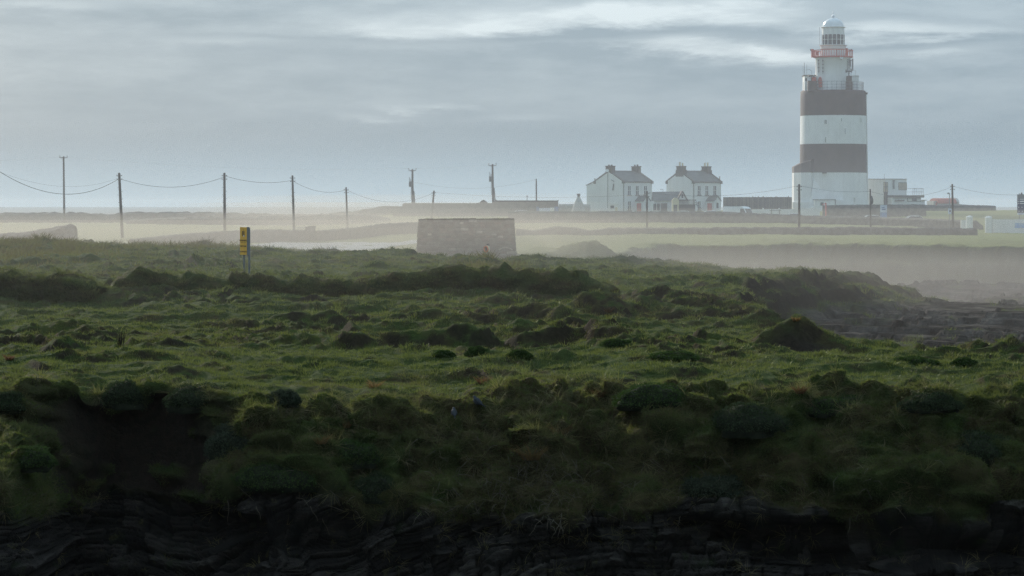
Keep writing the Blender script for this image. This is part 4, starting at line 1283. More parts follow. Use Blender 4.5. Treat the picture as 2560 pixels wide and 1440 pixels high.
    for k in range(16):
        a = 2 * math.pi * k / 16
        for j, (pa, pb) in enumerate(((112.6, 99.8), (99.2, 87.2))):
            w_ = rl * math.tan(math.pi / 16) - 0.03
            MB().box(-w_, w_, -0.012, 0.012, Z(pa), Z(pb), Matrix.Rotation(a, 4, 'Z') @ Matrix.Translation((0, -rl * math.cos(math.pi / 16) + 0.03, 0))).build('lantern_pane', M_LANTERN, e)
        b = a + math.pi / 16
        MB().box(-0.05, 0.05, -0.06, 0.06, Z(112.6), Z(87), Matrix.Rotation(b, 4, 'Z') @ Matrix.Translation((0, -rl, 0))).build('lantern_bar', M_WHITE, e)
    MB().lathe([(rl - .03, Z(99.9)), (rl + .05, Z(99.9)), (rl + .05, Z(99.1)), (rl - .03, Z(99.1)), (rl - .03, Z(99.9))], 32).build('lantern_ring', M_WHITE, e)
    lens = [(0.25, Z(112)), (0.5, Z(111)), (0.55, Z(107.5)), (0.85, Z(107)), (1.0, Z(103)), (1.08, Z(98)), (1.0, Z(93)), (0.7, Z(89)), (0.3, Z(88))]
    MB().lathe(lens, 12).build('lens', M_LENS, e, True)
    for a in (R(60), R(115), R(180), R(-60), R(-115), 0):
        MB().box(-0.06, 0.06, -0.05, 0.05, Z(112), Z(88.5), Matrix.Rotation(a, 4, 'Z') @ Matrix.Translation((0, -1.16, 0))).build('lens_frame', M_CREAM, e)
    MB().lathe([(2.03, Z(87.2)), (2.03, Z(69.5)), (2.2, Z(69.3)), (2.26, Z(68.3)), (2.2, Z(67.5)), (1.92, Z(67.3))], 40).build('lantern_collar', M_WHITE, e, True, angle=35)
    dome = [(1.94 * math.cos(q), Z(67.4) + 1.62 * math.sin(q)) for q in [i / 12 * math.pi / 2 for i in range(12)]] + [(0.25, Z(45.3)), (0.0, Z(45.0))]
    MB().lathe(dome, 40).build('dome', M_DOME, e, True)
    MB().lathe([(0.20, Z(45.6)), (0.17, Z(43.8)), (0.25, Z(42.8)), (0.30, Z(41.2)), (0.30, Z(39.6)), (0.16, Z(38.2)), (0.07, Z(37)), (0.06, Z(33)), (0.02, Z(26.5)), (0, Z(26.5))], 14).build('finial', M_DOME, e, True)
    for px in (2050.5, 2101.5):
        MB().tube([(X(px) * 1.06, -0.3, Z(112.8)), (X(px) * 1.06, -0.3, Z(68.5))], 0.03, 5).build('lantern_ladder', M_METAL, e)
    # aerials
    for (px0, pxo, p0, p1) in ((2125, 2129, 178, 147.5), (2119, 2123.5, 168, 150)):
        pan = MB().box(X(pxo) - 0.13, X(pxo) + 0.13, -1.6, -1.3, Z(p0), Z(p1))
        po = pan.build('panel_aerial', M_METAL, e)
        br = MB()
        for pz in (p0 - 4, p1 + 4):
            br.tube([(X(px0) - 0.7, -1.2, Z(pz)), (X(pxo), -1.4, Z(pz))], 0.07, 6)
        b_ = br.build('aerial_bracket', M_DARKMETAL, po); b_['kind'] = 'stuff'
    MB().tube([(X(2119), -1.9, Z(186)), (X(2119), -1.9, Z(148))], 0.07, 6).build('aerial_mast', M_DARKMETAL, e)
    MB().tube([(X(2114.5), -2.4, Z(182)), (X(2114.5), -2.4, Z(149))], 0.05, 6).build('aerial_mast', M_DARKMETAL, e)
    for (px, p0, p1) in ((2043.5, 184, 150), (2053, 186, 148)):
        x, y = on_wall(px, 3.42)
        g = MB().tube([(x, y - .08, Z(p0)), (x, y - .08, Z(p1))], 0.05, 5).build('cable_run', M_DARKMETAL, e)
        for q in range(4):
            MB().box(x - .12, x + .12, y - .2, y, Z(p0 - 4 - q * 9), Z(p0 - 6.2 - q * 9)).build('junction_box', M_DARKMETAL, g)
    ds = MB().lathe([(0.0, -0.06), (0.25, -0.02), (0.36, 0.07), (0.34, 0.10), (0.0, 0.0)], 16)
    do = ds.build('dish_aerial', M_LIMEWASH, e); do.location = (X(2098.5), -3.3, Z(146)); do.rotation_euler = (R(80), 0, R(15))
    MB().tube([(X(2098), -3.15, Z(152)), (X(2098), -3.3, Z(147))], 0.05, 5).build('dish_arm', M_DARKMETAL, e)
    for (px, p0, p1, r_) in ((2009, 190, 157.5, 0.045), (2015, 190, 161, 0.025), (2005.8, 190, 165, 0.02)):
        MB().tube([(X(px), -1.2, Z(p0)), (X(px), -1.2, Z(p1))], r_, 5).build('whip_aerial', M_METAL, e)
    MB().tube([(X(2013), -1, Z(176)), (X(2022), -1, Z(174.5)), (X(2028), -1, Z(178)), (X(2028), -1, Z(189))], 0.03, 5).build('cabin_rail', M_METAL, e)
    MB().tube([(X(2126), -1, Z(190)), (X(2126), -1, Z(176.5)), (X(2137.5), -1, Z(176.5)), (X(2137.5), -1, Z(190))], 0.03, 5).build('cabin_rail', M_METAL, e)
    return e
M_LANTERN = mat('lantern_glass', (0.055, 0.052, 0.055), 0.1, 0.5, 0.1, 0.5)
M_DOME = mat('dome_paint', (0.74, 0.76, 0.78), 0.30, 0.5, 0.06, 0.8)

lighthouse()

# ------------------------------------------------------------------ keepers' houses
def house(label, corner_px, d, L, Wd, rz, eave_py, ridge_py, base_z, chim, lean_to, skews, porch_x, extra):
    cx, cy = WX(corner_px, d), d
    rot = Matrix.Rotation(rz, 3, 'Z')
    c = Vector((cx, cy, 0)) - rot @ Vector((-L / 2, -Wd / 2, 0))
    e = empty('white_house', (c.x, c.y, base_z), label, 'house', 'white keepers\' houses', rz)
    he = WZ(eave_py, d) - base_z; hr = WZ(ridge_py, d) - base_z
    x0, x1, y0, y1 = -L / 2, L / 2, -Wd / 2, Wd / 2
    wall = MB()
    wall.add([(x0, y0, -1), (x1, y0, -1), (x1, y1, -1), (x0, y1, -1), (x0, y0, he), (x1, y0, he), (x1, y1, he), (x0, y1, he), (x0, 0, hr - 0.08), (x1, 0, hr - 0.08)],
             [(0, 1, 5, 4), (2, 3, 7, 6), (0, 4, 8, 7, 3), (1, 2, 6, 9, 5), (4, 5, 9, 8), (6, 7, 8, 9)])
    wall.build('wall', M_LIMEWASH, e)
    roof = MB()
    ov = 0.12; sl = (hr - he) / (Wd / 2)
    for sg in (-1, 1):
        a = (x0 + 0.02, sg * (Wd / 2 + ov), he - ov * sl); b = (x1 - 0.02, sg * (Wd / 2 + ov), he - ov * sl); c1 = (x1 - 0.02, 0, hr); d1 = (x0 + 0.02, 0, hr)
        up = Vector((0, 0, 0.10))
        V = [Vector(q) + Vector((0, 0, 0.01)) for q in (a, b, c1, d1)]; V += [q + up for q in V]
        roof.add(V, [(0, 1, 2, 3), (7, 6, 5, 4), (0, 4, 5, 1), (1, 5, 6, 2), (2, 6, 7, 3), (3, 7, 4, 0)])
    roof.build('roof', M_SLATE, e)
    MB().tube([(x0, 0, hr + 0.12), (x1, 0, hr + 0.12)], 0.09, 6).build('ridge', M_DARKTRIM, e)
    MB().box(x0, x1, y0 - 0.14, y0 - 0.01, he - 0.22, he - 0.06).build('gutter', M_DARKTRIM, e)
    # gable copings and kneelers
    for xg in (x0, x1):
        for sg in (-1, 1):
            xo = xg + (-0.05 if xg < 0 else 0.05); xi = xg + (0.25 if xg < 0 else -0.25)
            V = [(xo, sg * (Wd / 2 + .1), he - .08), (xi, sg * (Wd / 2 + .1), he - .08), (xi, 0, hr + .02), (xo, 0, hr + .02)]
            V += [(q[0], q[1], q[2] + 0.26) for q in V]
            MB().add(V, [(0, 1, 2, 3), (7, 6, 5, 4), (0, 4, 5, 1), (1, 5, 6, 2), (2, 6, 7, 3), (3, 7, 4, 0)]).build('coping', M_DARKTRIM, e)
            MB().box(min(xo, xi) - .03, max(xo, xi) + .03, sg * Wd / 2 - 0.32, sg * Wd / 2 + 0.22, he - 0.38, he + 0.10).build('kneeler', M_DARKTRIM, e)
    # chimneys
    for xg in (x0, x1):
        xc = xg + (0.42 if xg < 0 else -0.42)
        ct = WZ(chim[0], d) - base_z
        ch = MB().box(xc - 0.40, xc + 0.40, -0.80, 0.80, hr - 0.75, ct - 0.16)
        if skews:
            ch.prism([(xc - .44, -0.98), (xc + .44, -0.98), (xc + .44, 0.98), (xc - .44, 0.98)], hr - 0.9, hr + 0.32)
        co = ch.build('chimney', M_DARKTRIM, e)
        MB().box(xc - 0.47, xc + 0.47, -0.88, 0.88, ct - 0.16, ct).build('chimney_cap', M_DARKTRIM, co)
        for k, yy in enumerate((-0.34, 0.34)):
            pt = chim[1 + k] if xg < 0 else chim[3 + k]
            MB().lathe([(0.16, ct), (0.14, ct + pt * .8), (0.19, ct + pt * .85), (0.17, ct + pt), (0.1, ct + pt)], 10, (xc, yy)).build('chimney_pot', M_CREAM if skews else M_DARKTRIM, co)
    def window(x, zb, zt_, w_=0.72, m=M_GLASS):
        f = MB()
        yf = y0 - 0.05
        for (xa, xb, za, zz) in ((x - w_ / 2 - .07, x - w_ / 2, zb, zt_), (x + w_ / 2, x + w_ / 2 + .07, zb, zt_), (x - w_ / 2 - .07, x + w_ / 2 + .07, zt_, zt_ + .07), (x - .04, x + .04, zb, zt_), (x - w_ / 2, x + w_ / 2, (zb + zt_) / 2 - .03, (zb + zt_) / 2 + .03)):
            f.box(xa, xb, yf, y0 + 0.02, za, zz)
        o = f.build('window', M_WHITE, e)
        MB().box(x - w_ / 2, x + w_ / 2, y0 - 0.02, y0 + 0.01, zb, zt_).build('pane', m, o)
        MB().box(x - w_ / 2 - .14, x + w_ / 2 + .14, y0 - 0.16, y0 + 0.02, zb - 0.14, zb).build('sill', M_DARKTRIM, o)
    for wx in (1.62, 3.62, 5.72):
        window(x0 + wx, WZ(487, d) - base_z, WZ(464.5, d) - base_z)
    window(x0 + 1.62, WZ(526, d) - base_z, WZ(503.5, d) - base_z)
    # porch with a red door on its near side
    p0 = x0 + porch_x; p1 = p0 + 1.7; py_ = y0 - 2.0
    hp = WZ(502, d) - base_z; hq = WZ(490, d) - base_z; xm = (p0 + p1) / 2
    pr = MB()
    pr.add([(p0, y0, -1), (p0, py_, -1), (p1, py_, -1), (p1, y0, -1), (p0, y0, hp), (p0, py_, hp), (p1, py_, hp), (p1, y0, hp), (xm, py_, hq - .05), (xm, y0, hq - .05)],
           [(0, 4, 5, 1), (1, 5, 8, 6, 2), (2, 6, 7, 3)])
    pr.build('porch', M_LIMEWASH, e)
    rf = MB()
    for sg, xe in ((-1, p0 - .12), (1, p1 + .12)):
        V = [(xe, y0 - .0, hp - .1), (xe, py_ - .15, hp - .1), (xm, py_ - .15, hq), (xm, y0, hq)]
        V += [(q[0], q[1], q[2] + .10) for q in V]
        rf.add(V, [(0, 1, 2, 3), (7, 6, 5, 4), (0, 4, 5, 1), (1, 5, 6, 2), (2, 6, 7, 3), (3, 7, 4, 0)])
    rf.build('porch_roof', M_SLATE, e)
    MB().box(p0 - 0.05, p0 + 0.02, y0 - 1.45, y0 - 0.35, -0.4, WZ(508, d) - base_z).build('door', M_RED, e)
    MB().box(xm - .25, xm + .25, py_ - .03, py_ + .02, hp - 1.35, hp - 0.35).build('porch_pane', M_GLASS, e)
    # rain pipe at the corner
    MB().tube([(x0 + .12, y0 - .12, he - .2), (x0 + .12, y0 - .12, -0.5)], 0.06, 6).build('rain_pipe', M_DARKTRIM, e)
    if lean_to:
        yl = y1 + lean_to; hl = WZ(463, d) - base_z
        MB().add([(x0 + .0, y1, -1), (x1, y1, -1), (x1, yl, -1), (x0, yl, -1), (x0, y1, he - .02), (x1, y1, he - .02), (x1, yl, hl), (x0, yl, hl)],
                 [(0, 4, 7, 3), (1, 2, 6, 5), (2, 3, 7, 6), (4, 5, 6, 7)]).build('lean_to_wall', M_LIMEWASH, e)
        V = [(x0 - .08, y1 + .01, he + .02), (x1, y1 + .01, he + .02), (x1, yl + .15, hl - .02), (x0 - .08, yl + .15, hl - .02)]
        V += [(q[0], q[1], q[2] + .1) for q in V]
        MB().add(V, [(3, 2, 1, 0), (4, 5, 6, 7), (0, 1, 5, 4), (1, 2, 6, 5), (2, 3, 7, 6), (3, 0, 4, 7)]).build('lean_to_roof', M_SLATE, e)
        # pipe, dish and brackets on the gable
        MB().tube([(x0 - .08, 0.15, hr + 0.6), (x0 - .08, 0.15, WZ(520, d) - base_z)], 0.05, 6).build('soil_pipe', M_DARKTRIM, e)
        ds = MB().lathe([(0, 0), (0.2, 0.03), (0.3, 0.1), (0.28, 0.12), (0, 0.05)], 14).build('satellite_dish', M_LIMEWASH, e)
        ds.location = (x0 - 0.35, 0.0, hr + 0.15); ds.rotation_euler = (R(70), 0, R(-50))
        MB().tube([(x0 - .1, -1.5, he - .1), (x0 - .3, -1.4, he + .1), (x0 - .25, -0.9, he + .3)], 0.06, 5).build('wall_bracket', M_DARKMETAL, e)
        MB().tube([(x0 - .1, -1.35, he - .4), (x0 - .2, -1.25, he - 1.6)], 0.12, 6).build('wall_lamp', M_DARKMETAL, e)
    for (a, b) in extra:
        MB().tube([(a[0], a[1], WZ(a[2], d) - base_z), (a[0], a[1], WZ(b, d) - base_z)], 0.09, 6).build('flue', M_DARKTRIM, e)
    return e
RZ = R(43)
house('left white house with plain chimneys and a lean-to, dish on its gable', 1557, 497, 7.42, 7.1, RZ, 453.5, 428.5, 10.6, (414, 0.2, 0.22, 0.30, 0.28), 2.05, False, 3.2, [((-3.6, 3.6, 454), 444.5)])
house('white house with stepped chimneys nearer the lighthouse, pale pots on top', 1732, 500, 7.42, 6.5, RZ, 454, 428.5, 10.7, (414.5, 0.55, 0.72, 0.68, 0.66), 0, True, 3.45, [((3.5, -3.1, 451), 440)])

# ------------------------------------------------------------------ small buildings round the yard
def cafe():
    d = 489.0
    def X(px): return WX(px, d)
    zb = 10.4
    e = empty('low_building', (0, d, zb), 'low slate-roofed building with a small white dormer gable between the two houses', 'building')
    def Z(py): return WZ(py, d) - zb
    x0, x1 = X(1634), X(1722)
    MB().box(x0, x1, 0, 5.5, -1, Z(501)).build('wall', M_LIMEWASH, e)
    V = [(x0 - .1, -.35, Z(502)), (x1 + .1, -.35, Z(502)), (X(1704), 2.75, Z(478.5)), (x0 - .1, 2.75, Z(479.5)), (x1 + .1, 5.8, Z(502)), (x0 - .1, 5.8, Z(502))]
    MB().add(V, [(0, 1, 2, 3), (2, 4, 5, 3), (1, 4, 2), (0, 3, 5), (0, 5, 4, 1)]).build('roof', M_SLATE, e)
    g = MB().add([(X(1694), -.8, Z(499)), (X(1716), -.8, Z(499)), (X(1705), -.8, Z(480.5)), (X(1694), 1.5, Z(499)), (X(1716), 1.5, Z(499)), (X(1705), 2.2, Z(480.5))],
                 [(0, 1, 2), (0, 2, 5, 3), (1, 4, 5, 2), (0, 3, 4, 1)]).build('gable_panel', M_WHITE, e)
    MB().prism([(-.14, -.35), (.14, -.35), (.14, .2), (0, .42), (-.14, .2)], 0, .06, Matrix.Translation((X(1705), -.81, Z(490))) @ Matrix.Rotation(R(90), 4, 'X')).build('arched_pane', M_GLASS, g)
    b = MB()
    for sg, pxe in ((-1, 1691.5), (1, 1718.5)):
        a = Vector((X(pxe), -1.0, Z(503))); c = Vector((X(1705), -1.0, Z(478)))
        dirn = (c - a).normalized(); nn = Vector((-dirn.z, 0, dirn.x)) * 0.11
        V = [a - nn, a + nn, c + nn, c - nn]; V += [q + Vector((0, 2.5, 0)) for q in V]
        MB().add(V, [(0, 1, 2, 3), (7, 6, 5, 4), (0, 4, 5, 1), (1, 5, 6, 2), (2, 6, 7, 3), (3, 7, 4, 0)]).build('barge_board', M_DARKTRIM, e)
    for px in (1637, 1646):
        MB().box(X(px) - .25, X(px) + .25, -.05, .02, Z(526), Z(509)).build('window', M_GLASS, e)
    MB().tube([(X(1659), 2, Z(480)), (X(1659), 2, Z(473)), (X(1652), 2, Z(473.5))], 0.05, 5).build('roof_lamp', M_METAL, e)
    # timber stair and deck
    e2 = empty('timber_deck', (0, 485, zb), 'dark timber deck and stair with pale railings in front of the second house', 'deck')
    d2 = 485.0
    def X2(px): return WX(px, d2)
    def Z2(py): return WZ(py, d2) - zb
    MB().box(X2(1653), X2(1668), 0.2, 1.8, -1, Z2(508)).build('timber_screen', M_WOOD, e2)
    MB().box(X2(1689), X2(1738), 0.0, 2.2, -1, Z2(512)).build('deck_skirt', M_WOOD, e2)
    MB().box(X2(1686), X2(1741), -.15, 2.3, Z2(512), Z2(510.8)).build('deck_board', M_PALEWOOD, e2)
    for k in range(16):
        px = 1690 + k * 3.1
        MB().box(X2(px) - .05, X2(px) + .05, -.12, -.04, Z2(510.8), Z2(500.5)).build('baluster', M_PALEWOOD if k > 9 else M_WOOD, e2)
    MB().box(X2(1688), X2(1740), -.16, 0.0, Z2(500.5), Z2(499)).build('hand_rail', M_WOOD, e2)
    for k in range(7):
        px = 1741 + k * 1.8; py = 512 + k * 2.8
        MB().box(X2(px), X2(px + 2.4), 0.1, 1.2, Z2(py + 1), Z2(py)).build('tread', M_PALEWOOD, e2)
    MB().tube([(X2(1738), -.1, Z2(500)), (X2(1754), -.1, Z2(523))], 0.06, 5).build('stair_rail', M_METAL, e2)
    MB().tube([(X2(1738), -.1, Z2(505)), (X2(1754), -.1, Z2(528))], 0.06, 5).build('stair_rail', M_METAL, e2)
    e3 = empty('cream_kiosk', (X(1679.5), 478, zb), 'small cream-walled hut with rounded top beside the timber deck', 'kiosk')
    w_ = WX(1688, 478) - WX(1679.5, 478)
    def Z3(py): return WZ(py, 478) - zb
    MB().box(-w_, w_, -.4, .8, -1.2, Z3(500)).build('wall', M_CREAM, e3)
    MB().prism([(-w_, 0), (w_, 0), (w_ * .35, Z3(494.5) - Z3(500)), (-w_ * .35, Z3(494.5) - Z3(500))], -.4, .4, Matrix.Translation((0, .2, Z3(500))) @ Matrix.Rotation(R(90), 4, 'X')).build('gable_top', M_CREAM, e3)
    MB().box(-.33, .25, -.45, -.39, Z3(530), Z3(512)).build('hatch', M_WOOD, e3)
    # shingle sign board by the left house
    e4 = empty('notice_cabinet', (WX(1534.5, 470), 470, 10.2), 'white notice cabinet with dark panel in front of the left house gable', 'notice board')
    def X4(px): return WX(px, 470) - WX(1534.5, 470)
    def Z4(py): return WZ(py, 470) - 10.2
    MB().box(X4(1523), X4(1546), 0, .35, -1, Z4(511.5)).build('cabinet', M_LIMEWASH, e4)
    MB().box(X4(1526), X4(1535), -.04, .02, Z4(521), Z4(514)).build('dark_panel', M_GLASS, e4)
    MB().box(X4(1537.5), X4(1544), -.04, .02, Z4(528), Z4(518)).build('cream_panel', M_CREAM, e4)
    MB().box(X4(1521), X4(1548), -.1, .45, Z4(511.5), Z4(510)).build('cabinet_roof', M_LIMEWASH, e4)
cafe()

def beehive():
    d = 466.0; zb = 10.1
    e = empty('stone_cone', (WX(1446.5, d), d, zb), 'grey cone-shaped beacon with a square cap, left of the houses', 'beacon')
    def Z(py): return WZ(py, d) - zb
    s = d / F
    MB().lathe([(18.5 * s, Z(533)), (17.5 * s, Z(527)), (13.5 * s, Z(515)), (9.3 * s, Z(505)), (5.6 * s, Z(497)), (2.6 * s, Z(491.5))], 28).build('cone', M_LIMEWASHGREY, e, True)
    MB().box(-3.0 * s, 3.0 * s, -.2, .2, Z(491.8), Z(489)).build('cap_foot', M_DARKTRIM, e)
    MB().box(-4.2 * s, 4.2 * s, -.28, .28, Z(489), Z(484.2)).build('cap', M_DARKTRIM, e)
M_LIMEWASHGREY = mat('old_limewash', (0.42, 0.41, 0.39), 0.85, 0.2, 0.15, 0.8, streak=0.3)
beehive()

def long_shed():
    d = 470.0
    def X(px): return WX(px, d)
    zb = 9.2
    def Z(py): return WZ(py, d) - zb
    e = empty('boundary_wall', (0, d, zb), 'long high plain wall with a stepped left end, left of the car park', 'wall')
    e['kind'] = 'thing'
    MB().box(X(982), X(1006), 0, .8, -1.5, Z(516)).build('low_end', M_WALLSTONE, e)
    MB().prism([(X(1006), 0), (X(1245), 0), (X(1245), .9), (X(1006), .9)], -1.5, [Z(510), Z(509), Z(509), Z(510)]).build('wall_body', M_WALLSTONE, e)
    for k in range(26):
        xa = 1008 + k * 9.1
        MB().box(X(xa), X(xa + 8.7), -.06, .96, Z(510) - .01, Z(509.0 - 0.6 * _rnd[k, 0]) + .05).build('coping_stone', M_WALLSTONE, e)
    e = empty('long_shed', (0, d + 2, zb), 'long low flat-topped shed behind the high wall, right end beside the banner', 'shed')
    MB().box(X(1240), X(1396), 0, 6, -1.5, Z(503)).build('wall', M_WALLSTONE, e)
    MB().box(X(1239), X(1397.5), -.3, 6.3, Z(503), Z(501)).build('roof', M_DARKTRIM, e)
    MB().tube([(X(1318), 3, Z(501)), (X(1318), 3, Z(488.5))], 0.06, 5).build('vent_pipe', M_DARKMETAL, e)
    MB().box(X(1315.5), X(1321), 2.9, 3.1, Z(491.5), Z(490)).build('pipe_cross', M_DARKMETAL, e)
    for (a, b, lab) in ((1197, 1219, 'small gabled hut peeping over the high wall, left of the transformer pole'), (1229, 1251, 'small gabled hut peeping over the high wall at the foot of the transformer pole')):
        h = empty('gabled_hut', (X((a + b) / 2), d + 3, zb), lab, 'hut', 'gabled huts behind the high wall')
        w_ = (X(b) - X(a)) / 2
        MB().box(-w_ * .85, w_ * .85, 0, 3, -1.5, Z(506)).build('wall', M_WALLSTONE, h)
        MB().prism([(-w_, 0), (w_, 0), (0, Z(499) - Z(506))], -3.1, .15, Matrix.Translation((0, 0, Z(506))) @ Matrix.Rotation(R(90), 4, 'X')).build('roof', M_WALLSTONE, h)
    e = empty('banner_fence', (0, 462, zb), 'blue and white banner stretched along a fence by the car park', 'banner')
    d2 = 462.0
    for (a, b, t, bm, m) in ((1341, 1348, 517, 530, M_BLUE), (1348, 1375, 520, 531, M_PALEBLUE), (1375, 1386, 519, 531, M_LIMEWASH), (1386, 1396.5, 516.5, 531, M_BLUE)):
        MB().box(WX(a, d2), WX(b, d2) - .02, 0, .05, WZ(bm, d2) - zb, WZ(t, d2) - zb).build('banner_panel', m, e)
    for px in (1341, 1366, 1396.5):
        MB().tube([(WX(px, d2), .1, -1), (WX(px, d2), .1, WZ(516, d2) - zb)], .05, 5).build('fence_post', M_METAL, e)
    # low yard wall between shed and cone
    stone_wall('stone_wall', 'low pale yard wall between the long shed and the grey cone', [(X(1398), 474), (X(1440), 474), (X(1478), 474)], [1.6, 1.6, 1.6], 0.5, 0.5, seed=30, ragged=0.02, material=M_LIMEWASHGREY)
long_shed()

def visitor_block():
    d = 515.0; zb = 10.6
    cpx = 2214
    rz = R(40)
    e = empty('flat_roofed_building', (WX(cpx, d), d, zb), 'white flat-roofed building with big corner windows, right of the lighthouse', 'building', None, rz)
    s = d / F
    def Z(py): return WZ(py, d) - zb
    # local x runs to the right along the front, local y away from the viewer along the left face
    fx = lambda px: (px - cpx) * s / math.cos(rz)
    L = fx(2273.5); Wd = 52 * s / math.sin(rz)
    MB().box(0, L, 0, Wd, -1.5, Z(448)).build('wall', M_WHITE, e)
    MB().box(-.06, L + .06, -.06, Wd + .06, Z(448), Z(446.6)).build('roof_edge', M_DARKTRIM, e)
    MB().box(-.03, .55, -.03, .45, Z(514), Z(481)).build('dark_strip', M_WOOD, e)
    f = MB().box(-.04, .62, -.04, .5, Z(481), Z(455)).build('window', M_DARKMETAL, e)
    for (a, b) in ((479.5, 468), (466.5, 456)):
        MB().box(.08, .54, -.06, .0, Z(a), Z(b)).build('pane', M_WARMGLASS, f)
        MB().box(-.06, .0, .05, .42, Z(a), Z(b)).build('pane', M_WARMGLASS, f)
    w = MB().box(fx(2250), L + .05, -.05, 2.0, Z(475), Z(455.5)).build('window', M_DARKMETAL, e)
    nP = 4
    xa, xb = fx(2250), L
    for k in range(nP):
        a = xa + (xb - xa) * (k + .06) / nP; b = xa + (xb - xa) * (k + .94) / nP
        MB().box(a, b, -.08, -.02, Z(474), Z(457)).build('pane', M_WARMGLASS, w)
    MB().box(fx(2234), fx(2236), -.3, -.0, Z(472), Z(452)).build('wall_sculpture', M_METAL, e)
    MB().box(fx(2232.5), fx(2236.5), -.34, -.06, Z(453), Z(450)).build('wall_lamp', M_DARKMETAL, e)
    MB().tube([(fx(2222), 1, Z(447)), (fx(2222), 1, Z(434.5))], 0.035, 5).build('whip_aerial', M_METAL, e)
    # lower wing with a deep dark fascia and a terrace on top
    x1 = fx(2301); yw = -1.1
    MB().box(.58, x1, yw, 4.0, -1.5, Z(494)).build('wing_wall', M_LIMEWASH, e)
    MB().box(.56, x1 + .5, yw - .45, 4.4, Z(494), Z(488)).build('fascia', M_DARKTRIM, e)
    wf = MB().box(fx(2262), x1 + .02, yw - .04, yw + .5, Z(504), Z(494.6)).build('window', M_DARKMETAL, e)
    for k in range(3):
        a = fx(2263) + k * (x1 - fx(2263)) / 3
        MB().box(a + .06, a + (x1 - fx(2263)) / 3 - .06, yw - .07, yw, Z(502.5), Z(495.5)).build('pane', M_LIMEWASH if k != 1 else M_GLASS, wf)
    MB().box(fx(2227), fx(2251), yw - .35, yw, Z(502.5), Z(499.5)).build('canopy', M_DARKTRIM, e)
    MB().box(x1, x1 + 1.5, yw + .3, 3.0, -1.5, Z(501)).build('end_wall', M_LIMEWASH, e)
    MB().box(x1 - .02 + .52, x1 + 1.75, yw + .05, 3.2, Z(501), Z(499.5)).build('end_roof', M_DARKTRIM, e)
    # terrace railing
    xs = [L + .1 + k * (x1 + .35 - L - .1) / 6 for k in range(7)]
    for x in xs:
        MB().tube([(x, yw - .35, Z(488)), (x, yw - .35, Z(470.5))], .035, 5).build('rail_post', M_METAL, e)
    for zz in (470.8, 479.5):
        MB().tube([(xs[0], yw - .35, Z(zz)), (xs[-1], yw - .35, Z(zz)), (xs[-1], 4, Z(zz))], .035, 5).build('rail', M_METAL, e)
M_WARMGLASS = mat('warm_window', (0.40, 0.33, 0.24), 0.2, 0.5, 0.15, 0.8)
visitor_block()

def red_roof():
    d = 560.0; zb = 9.6; s = d / F
    e = empty('red_roofed_shed', (WX(2358, d), d, zb), 'pale shed with a rounded red roof behind the telegraph pole at the right', 'shed', None, R(14))
    def X(px): return (px - 2358) * s
    def Z(py): return WZ(py, d) - zb
    x0, x1 = X(2334), X(2381); w_ = 2.4
    MB().box(x0, x1, -w_, w_, -1.5, Z(509)).build('wall', M_LIMEWASHGREY, e)
    h = Z(495.5) - Z(509)
    poly = [(-w_ - .12, 0)] + [(-(w_ + .12) * math.cos(q), h * math.sin(q) ** 0.75) for q in [math.pi * k / 14 for k in range(1, 14)]] + [(w_ + .12, 0)]
    Mx = Matrix.Translation((0, 0, Z(509))) @ Matrix.Rotation(R(90), 4, 'Z') @ Matrix.Rotation(R(90), 4, 'X')
    MB().prism(poly, x0 - .1, x1 + .02, Mx).build('roof', mat('roof_red', (0.40, 0.085, 0.055), 0.6, 0.2, 0.2, 1.0), e)
    MB().prism([(p[0] * 1.06, p[1] * 1.10) for p in poly], x1 + .02, x1 + .5, Mx).build('end_gable', M_LIMEWASHGREY, e)
    MB().box(x1, x1 + .5, -w_, w_, -1.5, Z(509)).build('end_wall', M_LIMEWASHGREY, e)
    MB().box(X(2324.5), x0 - .0, -w_ * .6, w_ * .8, -1.5, Z(502)).build('annex', M_LIMEWASHGREY, e)
    MB().box(X(2330), X(2335), -w_ * .6 - .06, -w_ * .6, Z(520), Z(506)).build('red_door', M_RED, e)
red_roof()

# ------------------------------------------------------------------ yard walls, fences
def palisade():
    d = 505.0; zb = 10.6
    e = empty('timber_fence', (0, d, zb), 'tall brown timber fence between the second house and the lighthouse', 'fence')
    def X(px): return WX(px, d)
    def Z(py): return WZ(py, d) - zb
    rs = random.Random(9)
    k = 0; px = 1808.0
    while px < 1980:
        w_ = rs.uniform(1.7, 2.3)
        MB().box(X(px), X(px + w_ * .93), rs.uniform(0, .05), .12, -1.5, Z(492.8 + rs.uniform(-.4, .5) - .002 * (px - 1810))).build('plank', M_PALEWOOD if rs.random() < .45 else M_WOOD, e)
        px += w_
    for px in (1882, 1896, 1908, 1940, 1971):
        MB().box(X(px) - .07, X(px) + .07, -.12, -.01, -1.5, Z(490)).build('fence_post', M_PALEWOOD, e)
palisade()

